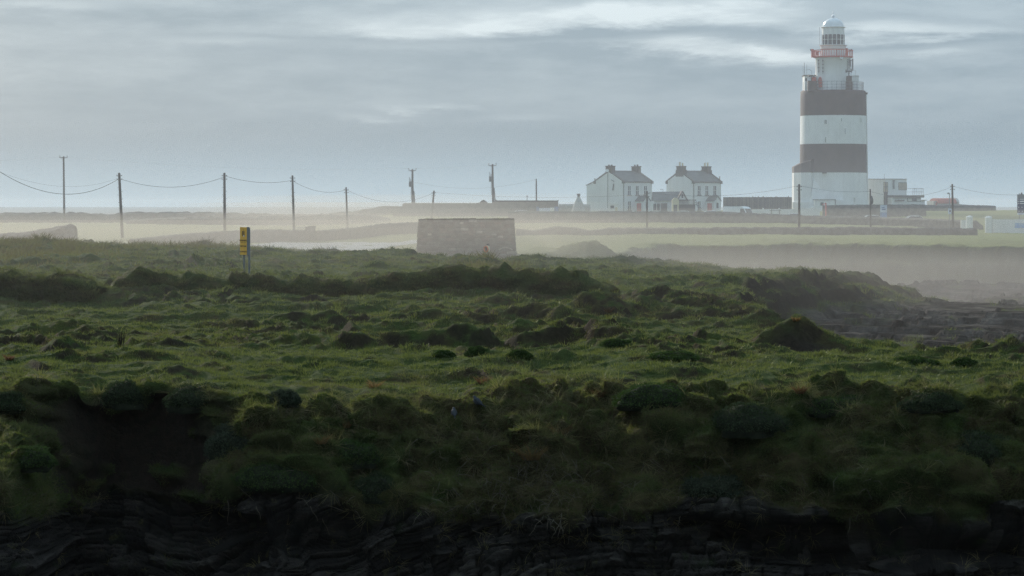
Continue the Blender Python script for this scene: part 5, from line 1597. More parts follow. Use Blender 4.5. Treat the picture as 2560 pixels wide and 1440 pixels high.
def yard_walls():
    d = 462.0; zb = 9.6
    e = empty('white_wall', (0, d, zb), 'low white wall sweeping up into a curve at the foot of the lighthouse', 'wall'); e['kind'] = 'thing'
    def X(px): return WX(px, d)
    def Z(py): return WZ(py, d) - zb
    poly = [(X(1881), Z(545)), (X(2050), Z(545)), (X(2050), Z(514.5)), (X(2040), Z(515)), (X(2034), Z(516.5)), (X(2028), Z(520)), (X(2021), Z(522.6)), (X(1881), Z(523.3))]
    Mx = Matrix.Rotation(R(90), 4, 'X')
    MB().prism(poly, -.4, 0, Mx).build('wall_body', M_LIMEWASH, e)
    for px in (1908, 1948):
        MB().lathe([(.12, Z(523.3)), (.10, Z(520.6)), (.04, Z(519.8)), (0, Z(519.8))], 8, (X(px), .2)).build('bollard_cap', M_LIMEWASH, e)
    stone_wall('stone_wall', 'dark yard wall in front of the lighthouse foot, right of the white wall', [(X(2063), 466), (X(2120), 466), (X(2200), 468), (X(2300), 470), (X(2335), 472)], [1.6, 1.7, 1.7, 1.7, 1.6], 0.5, 0.5, seed=33, ragged=0.06)
    stone_wall('stone_wall', 'distant dark field bank at the far right skyline', [(X(2325), 520), (X(2420), 520), (X(2500), 520), (X(2640), 520)], [0.9, 0.8, 1.0, 0.8], 1.5, 0.6, seed=34, ragged=0.25, cell=.9)
    # red barrier by the gap
    e = empty('red_barrier', (X(2068), 464, zb), 'small rust-red barrier post and bar at the gap by the lighthouse', 'barrier')
    MB().box(-.1, .1, -.1, .1, -.6, Z(507)).build('post', M_RED, e)
    MB().tube([(0, 0, Z(508)), (-.55, 0, Z(512))], .05, 5).build('bar', M_RED, e)
    e = empty('bench_table', (X(1934), 459, zb), 'dark picnic table in front of the low white wall', 'picnic table')
    t = MB()
    for sg in (-1, 1):
        MB().tube([(sg * .75, 0, 0.0), (sg * .62, 0, WZ(522.5, 459) - zb)], .07, 5).build('leg', M_WOOD, e)
        MB().box(-.95, .95, sg * .7 - .14, sg * .7 + .14, .5, .56).build('seat', M_WOOD, e)
    MB().box(-.9, .9, -.4, .4, WZ(526, 459) - zb - .08, WZ(526, 459) - zb).build('table_top', M_WOOD, e)
yard_walls()

def right_gate():
    for (px, py0, py1, wpx, d, lab) in ((2423.5, 539, 560, 17, 384, 'farther white round-topped gate pillar at the right'), (2471.5, 540, 571, 18, 362, 'nearer white round-topped gate pillar at the end of the white wall')):
        zb = zat(WX(px, d), d) - .3
        e = empty('gate_pillar', (WX(px, d), d, zb), lab, 'gate pillar', 'white gate pillars')
        r = wpx * d / F / 2
        def Z(py): return WZ(py, d) - zb
        MB().lathe([(r, -.5), (r, Z(py0 + 5)), (r * 1.06, Z(py0 + 4.8)), (r * 1.06, Z(py0 + 4))], 20).build('shaft', M_LIMEWASH, e, True, angle=30)
        MB().lathe([(r * 1.06, Z(py0 + 4)), (r * .8, Z(py0 + 1.8)), (r * .4, Z(py0 + .4)), (0, Z(py0))], 20).build('domed_cap', M_LIMEWASH, e, True)
    d = 364.0
    zb = zat(WX(2500, d), d) - .3
    e = empty('white_wall', (0, d, zb), 'low white wall with a blue banner at the right edge', 'wall'); e['kind'] = 'thing'
    def X(px): return WX(px, d)
    def Z(py): return WZ(py, d) - zb
    MB().box(X(2481), X(2640), 0, .5, -.6, Z(548.5)).build('wall_body', M_LIMEWASH, e)
    MB().box(X(2477.5), X(2480.5), -.1, .4, -.6, Z(550)).build('gate_post', M_DARKMETAL, e)
    MB().box(X(2537), X(2600), -.05, -.01, Z(570), Z(557.5)).build('blue_banner', mat('banner_blue', (0.12, 0.30, 0.62), 0.5, 0.3, 0.35, 1.2, col2=(0.45, 0.55, 0.65)), e)
    # small white link wall by the farther pillar
    MBW = MB().box(WX(2402, 388), WX(2416, 388), -.2, .2, -.5, WZ(550, 388) - zat(WX(2410, 388), 388))
    o = MBW.build('white_wall', M_LIMEWASH, None, loc=(0, 388, zat(WX(2410, 388), 388)))
    tag(o, 'short low white wall stub left of the farther white pillar', 'wall'); o['kind'] = 'thing'
right_gate()

# ------------------------------------------------------------------ poles and wires
M_POLE = mat('pole_wood', (0.085, 0.066, 0.050), 0.85, 0.15, 0.3, 1.5)
def pole(name, label, cat, px_t, py_t, px_b, d, r0=0.15, r1=0.11, kind='plain', group=None, zb=None):
    zb = (zat(WX(px_b, d), d) if zb is None else zb) - 0.6
    X0, Z1 = WX(px_b, d), WZ(py_t, d)
    e = empty(name, (X0, d, zb), label, cat, group)
    lean = WX(px_t, d) - X0
    H = Z1 - zb
    # the visible lean carries on under the ground
    def at(h): return Vector((lean * h / H, 0, h))
    MB().tube([at(0), at(H * .33), at(H * .66), at(H - .08), at(H)], [r0, r0 - (r0 - r1) * .33, r0 - (r0 - r1) * .66, r1, r1 * .7], 12).build('shaft', M_POLE, e, True)
    if kind in ('plain', 'steps'):
        for k, q in enumerate((0.35, 0.75)):
            p = at(H - q)
            MB().tube([p + Vector((-.28, -.05, 0)), p + Vector((.28, -.05, 0))], .03, 5).build('bracket', M_DARKMETAL, e)
            for sx in (-.27, .27):
                MB().lathe([(.02, -.06), (.05, -.03), (.05, .04), (.03, .09), (0, .09)], 8).build('insulator', M_DARKMETAL, e, loc=p + Vector((sx, -.05, .02)))
    if kind == 'steps':
        for k in range(6):
            p = at(H - 1.7 - .42 * k)
            sg = 1 if k % 2 else -1
            MB().tube([p, p + Vector((sg * .26, 0, 0)), p + Vector((sg * .26, 0, .06))], .018, 5).build('step', M_DARKMETAL, e)
    if kind in ('high', 'transformer'):
        p = at(H - .2)
        MB().box(-.68, .68, -.16, -.06, -.05, .05).build('crossarm', M_POLE, e, loc=p)
        for sx in (-.62, .62):
            MB().tube([(sx, -.11, .05), (sx, -.11, .2)], .03, 5).build('pin', M_DARKMETAL, e, loc=p)
            MB().lathe([(.05, .16), (.09, .2), (.06, .25), (.08, .29), (.04, .36), (0, .36)], 8).build('insulator', M_LENS if kind == 'high' else M_DARKMETAL, e, loc=p + Vector((sx, -.11, 0)))
        for sx in (-.4, .4):
            MB().tube([(sx, -.1, -.04), (0, -.1, -.45)], .025, 5).build('strut', M_DARKMETAL, e, loc=p)
    if kind == 'transformer':
        p = at(H - 2.6)
        t = MB().box(-.62, -.10, -.3, .25, -.45, .50).build('transformer', M_METAL, e, loc=p)
        MB().tube([(-.48, 0, .5), (-.52, 0, 1.25)], .05, 6).build('bushing', M_DARKMETAL, t)
        MB().tube([(-.28, 0, .5), (-.3, 0, .95)], .05, 6).build('bushing', M_DARKMETAL, t)
        MB().box(-.55, -.17, -.36, -.30, -.35, .40).build('cooling_fins', M_DARKMETAL, t)
        MB().tube([(-.2, -.1, -.45), (-.26, -.1, -1.5), (-.22, -.1, -2.6), (-.05, -.1, -2.9)], .04, 5).build('down_cable', M_DARKMETAL, e, loc=p)
        MB().tube([at(0) + Vector((.5, .2, 0)), at(H * .55) + Vector((.22, .05, 0))], [.11, .09], 8).build('stay_prop', M_POLE, e)
    if kind == 'lump':
        p = at(H - 1.5)
        MB().lathe([(.05, -.5), (.22, -.35), (.24, .1), (.12, .5), (.05, .62)], 10).build('cable_joint', M_DARKMETAL, e, loc=p + Vector((.14, -.1, 0)))
    return e, at, H
G1 = 'telegraph poles across the fields'
pole('telegraph_pole', 'tall dark telegraph pole leaning left, left of the yellow warning sign', 'telegraph pole', 297.8, 432, 306.5, 318, .19, .135, 'steps', G1)
pole('telegraph_pole', 'dark telegraph pole rising behind the field wall just left of the yellow sign', 'telegraph pole', 561, 432, 562, 322, .18, .13, 'steps', G1)
pole('telegraph_pole', 'telegraph pole between the yellow sign and the gate pillars', 'telegraph pole', 731, 438.5, 735.5, 345, .17, .12, 'steps', G1)
pole('telegraph_pole', 'telegraph pole standing right of the gate pillars', 'telegraph pole', 865, 468, 869.5, 378, .15, .105, 'plain', G1)
pole('telegraph_pole', 'short telegraph pole leaning right behind the big stone block', 'telegraph pole', 1085, 476.5, 1076.5, 415, .17, .13, 'plain', G1)
pole('telegraph_pole', 'pale telegraph pole in front of the left white house', 'telegraph pole', 1617.5, 477.5, 1617.5, 372, .14, .11, 'plain', G1)
pole('telegraph_pole', 'dark telegraph pole in front of the lighthouse foot', 'telegraph pole', 1998, 460, 1998, 352, .16, .135, 'plain', G1)
pole('telegraph_pole', 'telegraph pole with a bulky cable joint, right of the lighthouse foot', 'telegraph pole', 2175.5, 472.5, 2177, 362, .13, .10, 'lump', G1)
pole('telegraph_pole', 'tall telegraph pole in front of the red-roofed shed', 'telegraph pole', 2380.5, 460, 2383, 372, .17, .12, 'plain', G1)
pole('telegraph_pole', 'near telegraph pole just outside the left edge', 'telegraph pole', -14, 404, -6, 262, .18, .13, 'plain', G1)
pole('telegraph_pole', 'telegraph pole just outside the right edge', 'telegraph pole', 2668, 462, 2668, 366, .16, .12, 'plain', G1)
pole('power_pole', 'tall thin power pole with a crossarm on the left skyline', 'power pole', 158.8, 391, 161, 476, .20, .15, 'high')
pole('power_pole', 'power pole with a transformer above the left part of the high wall', 'power pole', 1031, 423, 1032, 482, .22, .16, 'transformer')
pole('power_pole', 'taller power pole with a transformer rising between the gabled huts', 'power pole', 1231, 410.5, 1233.5, 484, .22, .16, 'transformer')
pole('telegraph_pole', 'thin plain pole above the long shed, left of the grey cone', 'telegraph pole', 1340.5, 447, 1341.5, 482, .15, .11, 'bare')

def wire(label, a, b, sag, r=0.032, group='wires strung between the poles'):
    r *= 0.5
    A, B = W(*a), W(*b)
    pts = []
    n = 24
    for i in range(n + 1):
        q = i / n
        p = A.lerp(B, q); p.z -= sag * 4 * q * (1 - q)
        pts.append(p)
    o = MB().tube(pts, r, 5).build('overhead_wire', M_DARKMETAL)
    tag(o, label, 'wire', group)
wire('thick cable sagging from the left edge to the leaning dark pole', (-12, 422, 262), (297, 447, 318), 2.05, .05)
wire('thin second cable sagging beside the thick one at the left edge', (-12, 425, 262), (297, 445, 318), 1.25, .012)
wire('cable sagging from the leaning dark pole to the pole left of the yellow sign', (300, 447, 318), (559, 443, 322), 1.05, .042)
wire('cable between the poles on either side of the yellow sign', (563, 440, 322), (730, 451, 345), .5, .035)
wire('cable from the pole by the gate pillars to the next one right', (733, 453, 345), (864, 475, 378), .75, .035)
wire('cable sloping down to the short pole behind the stone block', (867, 475, 378), (1084, 482, 415), 1.5, .032)
wire('long cable from the leaning short pole to the pole before the left house', (1086, 481, 415), (1616, 486, 372), .55, .036)
wire('cable rising from the left house pole to the pole before the lighthouse', (1619, 481, 372), (1997, 464, 352), .85, .034)
wire('cable passing in front of the lighthouse between two poles', (1999, 464, 352), (2175, 478, 362), .35, .03)
wire('cable from the pole with the joint up to the pole before the red shed', (2177, 479, 362), (2380, 467, 372), .95, .03)
wire('cable leaving the red shed pole towards the right edge', (2382, 465, 372), (2667, 470, 366), 1.05, .034)
wire('power line running in from the left edge to the skyline power pole', (-320, 402, 476), (153, 392, 476), .5, .018)
wire('long high power line from the skyline pole to the left transformer pole', (165, 392, 476), (1022, 421, 482), .9, .018)
wire('high power line between the two transformer poles', (1040, 421, 482), (1222, 412, 484), .15, .018)
wire('cable sagging from the left transformer pole to the thin plain pole', (1034, 455, 482), (1339, 449, 482), 1.3, .03)

# ------------------------------------------------------------------ parked cars and a van behind the long wall
def car_paint(name, c):
    m, t, b = new_mat(name)
    b.inputs['Base Color'].default_value = (*c, 1); b.inputs['Roughness'].default_value = 0.28
    b.inputs['Coat Weight'].default_value = 0.6; b.inputs['Coat Roughness'].default_value = 0.12
    return m
PAINT = {k: car_paint(k + '_car_paint', c) for k, c in dict(white=(.75, .75, .75), silver=(.50, .51, .53), grey=(.20, .21, .22), blue=(.08, .13, .28), red=(.35, .04, .04), black=(.03, .03, .035)).items()}
def make_car(kind):
    if kind == 'van':
        Lc, Wc, Hc = 5.4, 1.95, 2.45
        side = [(-2.7, .35), (2.55, .35), (2.7, .6), (2.68, .95), (2.1, 1.15), (1.45, 2.15), (1.1, 2.4), (.5, 2.48), (-2.5, 2.48), (-2.68, 2.3)]
        glass = [(1.98, 1.22), (1.40, 2.1), (.75, 2.1), (.75, 1.22)]
    else:
        Lc, Wc, Hc = 4.2, 1.72, 1.47
        side = [(-2.05, .32), (1.95, .32), (2.1, .5), (2.08, .72), (1.9, .82), (1.05, .95), (.98, .96), (-1.75, .98), (-2.02, .92), (-2.1, .6)]
        glass = None
    root = bpy.data.objects.new('van' if kind == 'van' else 'parked_car', None); COL.objects.link(root)
    def loft(poly, w0, w1, zlo, zhi):
        """side outline given in x,z with a width that narrows with height"""
        V = []
        n = len(poly)
        for sg in (-1, 1):
            for (x, z) in poly:
                t = min(1, max(0, (z - zlo) / (zhi - zlo)))
                V.append((x, sg * (w0 + (w1 - w0) * t) / 2, z))
        return V, [tuple(range(n)), tuple(range(2 * n - 1, n - 1, -1))] + [(i, n + i, n + (i + 1) % n, (i + 1) % n) for i in range(n)]
    if kind == 'van':
        MB().add(*loft(side, Wc, Wc - .22, 1.0, 2.5)).build('body', PAINT['white'], root)
        V, Fc = loft(glass, Wc + .02, Wc - .16, 1.0, 2.5)
        MB().add(V, Fc).build('side_windows', M_GLASS, root)
        V = [(2.12, -.8, 1.17), (2.12, .8, 1.17), (1.5, .72, 2.12), (1.5, -.72, 2.12)]
        MB().add(V, [(0, 1, 2, 3)]).build('windscreen', M_GLASS, root)
    else:
        MB().add(*loft(side, Wc, Wc - .06, .4, 1.0)).build('body', PAINT['silver'], root)
        cab = [(1.08, .94), (.35, 1.40), (-1.15, 1.42), (-1.85, .96)]
        MB().add(*loft(cab, Wc - .10, Wc - .46, .94, 1.42)).build('windows', M_GLASS, root)
        roof = [(.40, 1.385), (.30, 1.43), (-.2, 1.475), (-.8, 1.47), (-1.1, 1.44), (-1.22, 1.39)]
        MB().add(*loft(roof, Wc - .42, Wc - .62, 1.385, 1.475)).build('roof', PAINT['silver'], root)
        for sg in (-1, 1):
            MB().tube([(1.05, sg * .76, .95), (.36, sg * .615, 1.40)], .035, 5).build('pillar', PAINT['silver'], root)
            MB().tube([(-1.2, sg * .605, 1.40), (-1.83, sg * .76, .97)], .06, 5).build('pillar', PAINT['silver'], root)
    wb = 1.7 if kind == 'van' else 1.28
    for sx in (-wb, wb):
        for sg in (-1, 1):
            wh = MB().lathe([(.12, -.1), (.30, -.1), (.32, -.07), (.32, .07), (.30, .1), (.12, .1)], 18)
            w_ = wh.build('wheel', M_BLACK, root, loc=(sx, sg * (Wc / 2 - .12), .32)); w_.rotation_euler = (R(90), 0, 0)
            MB().lathe([(0, .105), (.19, .105), (.19, -.105), (0, -.105)], 12).build('hub', M_METAL, w_)
    for sg in (-1, 1):
        MB().box((2.58 if kind == 'van' else 1.98), (2.70 if kind == 'van' else 2.10), sg * Wc * .36 - .15, sg * Wc * .36 + .15, .62, .76).build('headlight', M_LENS, root)
        MB().box(.95, 1.15, sg * (Wc / 2 + .08) - .08, sg * (Wc / 2 + .08) + .08, 1.0, 1.15).build('mirror', M_DARKMETAL, root)
    return root
proto = make_car('car')
def repaint(root, key):
    for c in root.children:
        if c.name.split('.')[0] in ('body', 'roof', 'pillar'):
            c.material_slots[0].link = 'OBJECT'; c.material_slots[0].material = PAINT[key]
cars = [(1303, 525.5, 441, 'silver', 4, 'pale car roof left of the banner, below the long shed'), (1405, 530, 440, 'white', 0, 'car roof peeping over the long wall beside the grey cone'),
        (1470, 528.6, 446, 'silver', 8, 'car roof at the near corner of the left house gable'), (1507, 529.4, 444, 'white', -6, 'low car roof left of the notice cabinet'),
        (1549, 529.6, 444, 'silver', 3, 'low car roof right of the notice cabinet'), (1583, 527.8, 446, 'white', 0, 'car roof below the red door of the left house'),
        (1654, 528, 446, 'silver', 25, 'car roof just left of the cream hut'), (1690, 528.6, 452, 'grey', 20, 'car roof in front of the cream hut'),
        (1709, 526.8, 452, 'silver', -10, 'wide car roof in front of the timber deck'), (1722, 531.4, 440, 'white', 0, 'nearest low car roof below the timber deck stair'),
        (1777, 526.4, 447, 'white', 4, 'car roof below the red door of the second house'), (1837, 533.4, 436, 'white', 0, 'low white car roof in front of the white van'),
        (1985, 533.6, 438, 'silver', 6, 'car roof just left of the pole before the lighthouse'), (2181, 537.5, 428, 'white', 0, 'car roof at the foot of the pole with the cable joint'),
        (2286, 539.2, 428, 'white', 5, 'white car roof on the grass below the flat-roofed building')]
for i, (px, pyt, d, colr, rz, lab) in enumerate(cars):
    o = proto if i == 0 else dup(proto)
    zt_ = WZ(pyt, d)
    o.location = (WX(px, d) + .4, d, zt_ - 1.475); o.rotation_euler = (0, 0, R(rz))
    tag(o, lab, 'car', 'cars parked behind the long wall')
    repaint(o, colr)
van = make_car('van')
van.location = (WX(1850, 446), 446, WZ(516, 446) - 2.48); van.rotation_euler = (0, 0, R(-42))
tag(van, 'big white van parked between the second house and the lighthouse', 'van')

# ------------------------------------------------------------------ signs
def text_mesh(name, body, size, material, parent, loc, rot, sx=1.0):
    cu = bpy.data.curves.new(name, 'FONT'); cu.body = body; cu.size = size; cu.align_x = 'CENTER'; cu.align_y = 'CENTER'; cu.extrude = 0.003; cu.offset = 0.0
    tmp = bpy.data.objects.new(name, cu); COL.objects.link(tmp)
    bpy.context.view_layer.update()
    me = bpy.data.meshes.new_from_object(tmp.evaluated_get(bpy.context.evaluated_depsgraph_get()))
    bpy.data.objects.remove(tmp)
    o = bpy.data.objects.new(name, me); me.materials.clear(); me.materials.append(material); COL.objects.link(o)
    o.parent = parent; o.location = loc; o.rotation_euler = rot; o.scale = (sx, 1, 1)
    return o

def warning_sign():
    d = 123.6
    X0 = WX(611, d); zg = zat(X0, d)
    rz = R(-58)
    e = empty('warning_sign', (X0, d, zg), 'tall yellow warning board on two grey posts behind the turf bank', 'sign', None, rz)
    M_YEL = mat('warning_yellow', (0.88, 0.44, 0.02), 0.45, 0.3, 0.06, 3.0)
    z0, z1 = WZ(637, d) - zg, WZ(568, d) - zg
    wv = 20.0 * d / F / math.cos(rz) / 2
    MB().box(-wv, wv, -.05, .03, z0, z1).build('board', M_YEL, e)
    MB().box(-wv - .012, wv + .012, -.045, .06, z0 - .012, z0 - .001).build('board_edge', M_DARKMETAL, e)
    MB().box(wv + .001, wv + .025, -.046, .07, z0 - .01, z1 + .005).build('board_edge', M_METAL, e)
    for px, xl in ((608, -wv * .55), (620, wv * .98)):
        MB().tube([(xl, .075, -1.2), (xl, .075, z1 - .03)], .042, 10).build('post', M_METAL, e)
    H = z1 - z0
    fr = (R(90), 0, 0)
    K = mat('sign_ink', (0.16, 0.085, 0.02), 0.6, 0.2, 0.1, 3.0)
    yy = -.056
    text_mesh('lettering', 'WARNING', H * .095, K, e, (0, yy, z0 + H * .515), fr, 1.42)
    text_mesh('lettering', 'KEEP CLEAR', H * .078, K, e, (0, yy, z0 + H * .31), fr, 1.20)
    text_mesh('lettering', 'BLOW HOLES', H * .078, K, e, (0, yy, z0 + H * .115), fr, 1.13)
    MB().box(-wv * .78, wv * .78, yy - .001, yy + .004, z0 + H * .44, z0 + H * .447).build('rule', K, e)
    p = MB()
    def b(x0, x1, za, zb): p.box(wv * x0, wv * x1, yy - .002, yy + .004, z0 + H * za, z0 + H * zb)
    b(-.34, -.12, .68, .86); b(.14, .32, .71, .86); b(-.02, .03, .86, .94); b(-.04, .06, .72, .86); b(.26, .38, .67, .73)
    g = p.build('pictogram', K, e); g['kind'] = 'stuff'
    MB().lathe([(0, 0), (wv * .12, 0), (wv * .12, .004), (0, .004)], 12).build('white_figure', M_WHITE, e, loc=(wv * .22, yy - .003, z0 + H * .685)).rotation_euler = fr
warning_sign()

def lifebuoy():
    d = 204.0
    X0 = WX(1219, d); zg = zat(X0, d)
    e = empty('lifebuoy_stand', (X0, d, zg), 'pale ring-buoy housing with an orange ring on a post, in front of the stone block', 'lifebuoy stand', None, R(-35))
    def Z(py): return WZ(py, d) - zg
    s = d / F
    MB().tube([(.05, .06, -.8), (.05, .06, Z(610))], .055, 8).build('post', M_PALEWOOD, e)
    hz, hw = (Z(614) + Z(631)) / 2, 7.2 * s
    pr = [(hw * .9 * math.cos(q), (Z(614) - Z(631)) / 2 * 1.05 * math.sin(q)) for q in [2 * math.pi * k / 16 for k in range(16)]]
    pr = [(max(-hw * .85, min(hw * .85, p[0] * 1.15)), p[1]) for p in pr]
    MB().prism(pr, 0, .16, Matrix.Translation((0, .02, hz)) @ Matrix.Rotation(R(90), 4, 'X')).build('housing', mat('housing_cream', (0.72, 0.60, 0.42), 0.6, 0.3, 0.1, 2.0), e)
    M_OR = mat('buoy_orange', (0.70, 0.16, 0.05), 0.5, 0.3, 0.1, 2.0)
    ring = []
    for k in range(21):
        q = 2 * math.pi * k / 20
        ring.append((.17 * math.cos(q), -.2, .20 * math.sin(q)))
    MB().tube(ring, .052, 8, False).build('ring_buoy', M_OR, e, True, loc=(0, 0, hz - .01))
    MB().box(-.09, .09, -.165, -.150, -.14, .14).build('dark_plate', M_WOOD, e, loc=(0, 0, hz - .01))  # flat dark plate in front of the housing, inside the ring
    MB().box(-.06, .1, -.03, .05, Z(614), Z(609.5)).build('post_cap', M_DARKMETAL, e)
lifebuoy()

def far_signs():
    d = 424.0; zb = 9.3
    e = empty('notice_sign', (WX(2209, d), d, zb), 'blue and white notice board on the grass right of the lighthouse', 'sign')
    def X(px): return WX(px, d) - WX(2209, d)
    def Z(py): return WZ(py, d) - zb
    for px in (2202, 2216):
        MB().tube([(X(px), .06, -.6), (X(px), .06, Z(514))], .05, 6).build('post', M_METAL, e)
    MB().box(X(2200.5), X(2217.5), -.03, .03, Z(531), Z(512.5)).build('white_panel', M_PALEBLUE, e)
    MB().box(X(2200.5), X(2217.5), -.03, .03, Z(545), Z(531.2)).build('blue_panel', mat('sign_blue', (0.20, 0.30, 0.55), 0.5, 0.3, 0.15, 1.5), e)
    MB().box(X(2204), X(2214), -.04, -.032, Z(525), Z(522)).build('text_bar', M_BLUE, e)
    MB().box(X(2204), X(2212), -.04, -.032, Z(520), Z(518)).build('text_bar', M_BLUE, e)
    d = 400.0; zb = 9.0
    e = empty('street_lamp', (WX(2374, d), d, zb), 'slim street lamp with a white notice beside the red-shed pole', 'street lamp')
    def X(px): return WX(px, d) - WX(2374, d)
    def Z(py): return WZ(py, d) - zb
    MB().tube([(0, 0, -.5), (0, 0, Z(484)), (-.02, 0, Z(483)), (X(2371), 0, Z(482.2))], [.07, .06, .05, .04], 8).build('column', M_METAL, e)
    MB().lathe([(.05, .1), (.2, .02), (.19, -.08), (0, -.14)], 10).build('lamp_head', M_METAL, e, loc=(X(2371), 0, Z(483)))
    MB().box(X(2370), X(2380), -.14, -.09, Z(535), Z(521)).build('notice', M_PALEBLUE, e)
    MB().box(X(2373), X(2376.5), -.15, -.142, Z(530), Z(525)).build('notice_mark', M_NAVY, e)
    d = 372.0; zb = zat(WX(2552, d), d)
    e = empty('information_board', (WX(2562, d), d, zb), 'big dark blue information board with pale rows, cut by the right edge', 'sign')
    def X(px): return WX(px, d) - WX(2562, d)
    def Z(py): return WZ(py, d) - zb
    for px in (2549, 2575):
        MB().tube([(X(px), .08, -.6), (X(px), .08, Z(483))], .06, 8).build('post', M_METAL, e)
    MB().box(X(2543), X(2581), -.03, .03, Z(532), Z(496.2)).build('board', M_NAVY, e)
    MB().box(X(2543), X(2581), -.04, .04, Z(496), Z(486)).build('header', M_METAL, e)
    MB().prism([(X(2551), 0), (X(2557), 0), (X(2555), .25), (X(2553), .25)], -.03, .03, Matrix.Translation((0, 0, Z(486))) @ Matrix.Rotation(R(90), 4, 'X')).build('crest', M_DARKMETAL, e)
    MB().box(X(2543.5), X(2580), -.04, .03, Z(537), Z(532.3)).build('footer', M_PALEBLUE, e)
    for k, (a, b) in enumerate(((497.5, 499), (502, 504.8), (508, 509.5))):
        MB().box(X(2549), X(2578), -.042, -.032, Z(b), Z(a)).build('text_row', M_LIMEWASH, e)
        MB().box(X(2544.5), X(2546.5), -.042, -.032, Z(b), Z(a)).build('row_symbol', M_LIMEWASH, e)
    for px in (2546, 2554, 2562, 2570):
        MB().box(X(px), X(px + 1.6), -.042, -.032, Z(519.5), Z(517)).build('row_symbol', M_LIMEWASH, e)
        MB().box(X(px + .6), X(px + 2.2), -.042, -.032, Z(529.5), Z(527)).build('row_symbol', M_LIMEWASH, e)
far_signs()

# ------------------------------------------------------------------ plants one can tell apart
def leaf_mat(name, a, b_, rough=0.55, tr=0.25):
    m = bpy.data.materials.new(name); m.use_nodes = True
    nt = m.node_tree; nt.nodes.clear(); t = NT(nt)
    geo = t.new('ShaderNodeNewGeometry')
    col = t.mix(t.ramp(t.noise(geo.outputs['Position'], 7.0, 3, .7), .3, .7), a, b_)
    d = t.new('ShaderNodeBsdfDiffuse'); t.put(d.inputs[0], col)
    tl = t.new('ShaderNodeBsdfTranslucent'); t.put(tl.inputs[0], col)
    mx = t.new('ShaderNodeMixShader'); mx.inputs[0].default_value = tr
    nt.links.new(d.outputs[0], mx.inputs[1]); nt.links.new(tl.outputs[0], mx.inputs[2])
    g = t.new('ShaderNodeBsdfGlossy'); g.inputs['Roughness'].default_value = rough; g.inputs[0].default_value = (.8, .85, .9, 1)
    m2 = t.new('ShaderNodeMixShader'); m2.inputs[0].default_value = .008
    nt.links.new(mx.outputs[0], m2.inputs[1]); nt.links.new(g.outputs[0], m2.inputs[2])
    o = t.new('ShaderNodeOutputMaterial'); nt.links.new(m2.outputs[0], o.inputs[0])
    return m
M_LEAF = [leaf_mat('dark_leaf', (0.026, 0.040, 0.016), (0.040, 0.054, 0.022)), leaf_mat('moss_leaf', (0.044, 0.078, 0.016), (0.032, 0.050, 0.013)), leaf_mat('grey_leaf', (0.036, 0.048, 0.028), (0.050, 0.060, 0.036))]
M_HEART = mat('shrub_heart', (0.020, 0.022, 0.013), 0.95, 0.05, 0.3, 5.0)

def cushion(label, px, py, wpx, hpx, kind, seed, group='cushion bushes on the sea face'):
    g, nrm = on_ground(px, py)
    d = g.y; s = d / F
    rx, rz_ = wpx * s / 2, hpx * s * .52
    ry = max(.35, min(rx, .9)) * .85
    rs = np.random.RandomState(seed)
    e = empty('cushion_bush', (g.x, g.y + ry * .35, g.z - rz_ * .15), label, 'bush', group)
    # lumpy heart
    nu, nv = 28, 16
    th = np.linspace(0, 2 * np.pi, nu, endpoint=False)[None, :]; ph = np.linspace(-0.35, np.pi / 2, nv)[:, None]
    def rad(dx, dy, dz):
        l1, _ = worley(dx * 1.7 + seed, dy * 1.7, dz * 1.7, seed)
        return 0.86 + 0.26 * np.clip(1 - (l1 / .8) ** 2, 0, 1) + 0.16 * fbm(dx * 2.2 + seed, dy * 2.2, dz * 2.2, octv=3, seed=seed)
    dx, dy, dz = np.cos(ph) * np.cos(th), np.cos(ph) * np.sin(th), np.sin(ph) + 0 * th
    r = rad(dx, dy, dz)
    V = np.stack([dx * r * rx, dy * r * ry, dz * r * rz_], -1).reshape(-1, 3) * .93
    Fc = [(i * nu + k, i * nu + (k + 1) % nu, (i + 1) * nu + (k + 1) % nu, (i + 1) * nu + k) for i in range(nv - 1) for k in range(nu)]
    MB().add(V, Fc).build('heart', M_HEART, e, True)
    # leaves all over it
    n = int(2600 + 1700 * rx)
    q = rs.normal(size=(n, 3)); q[:, 2] = np.abs(q[:, 2]) - .15 * rs.rand(n); q /= np.linalg.norm(q, axis=1)[:, None]
    r = rad(q[:, 0], q[:, 1], q[:, 2]) * (0.93 + .12 * rs.rand(n))
    c = q * r[:, None] * np.array([rx, ry, rz_])
    L = .020 + .020 * rs.rand(n)
    u = np.cross(q, rs.normal(size=(n, 3))); u /= np.linalg.norm(u, axis=1)[:, None]
    v = q + .8 * rs.normal(size=(n, 3)); v /= np.linalg.norm(v, axis=1)[:, None]
    A = c - u * (L * .5)[:, None]; B = c + u * (L * .5)[:, None]; T = c + v * (L * 1.3)[:, None]; D = c - v * (L * .5)[:, None]
    VV = np.stack([D, B, T, A], 1).reshape(-1, 3)
    FF = np.arange(4 * n).reshape(n, 4).tolist()
    lf = MB().add(VV.tolist(), FF).build('foliage', M_LEAF[kind], e); lf['kind'] = 'stuff'
    return e
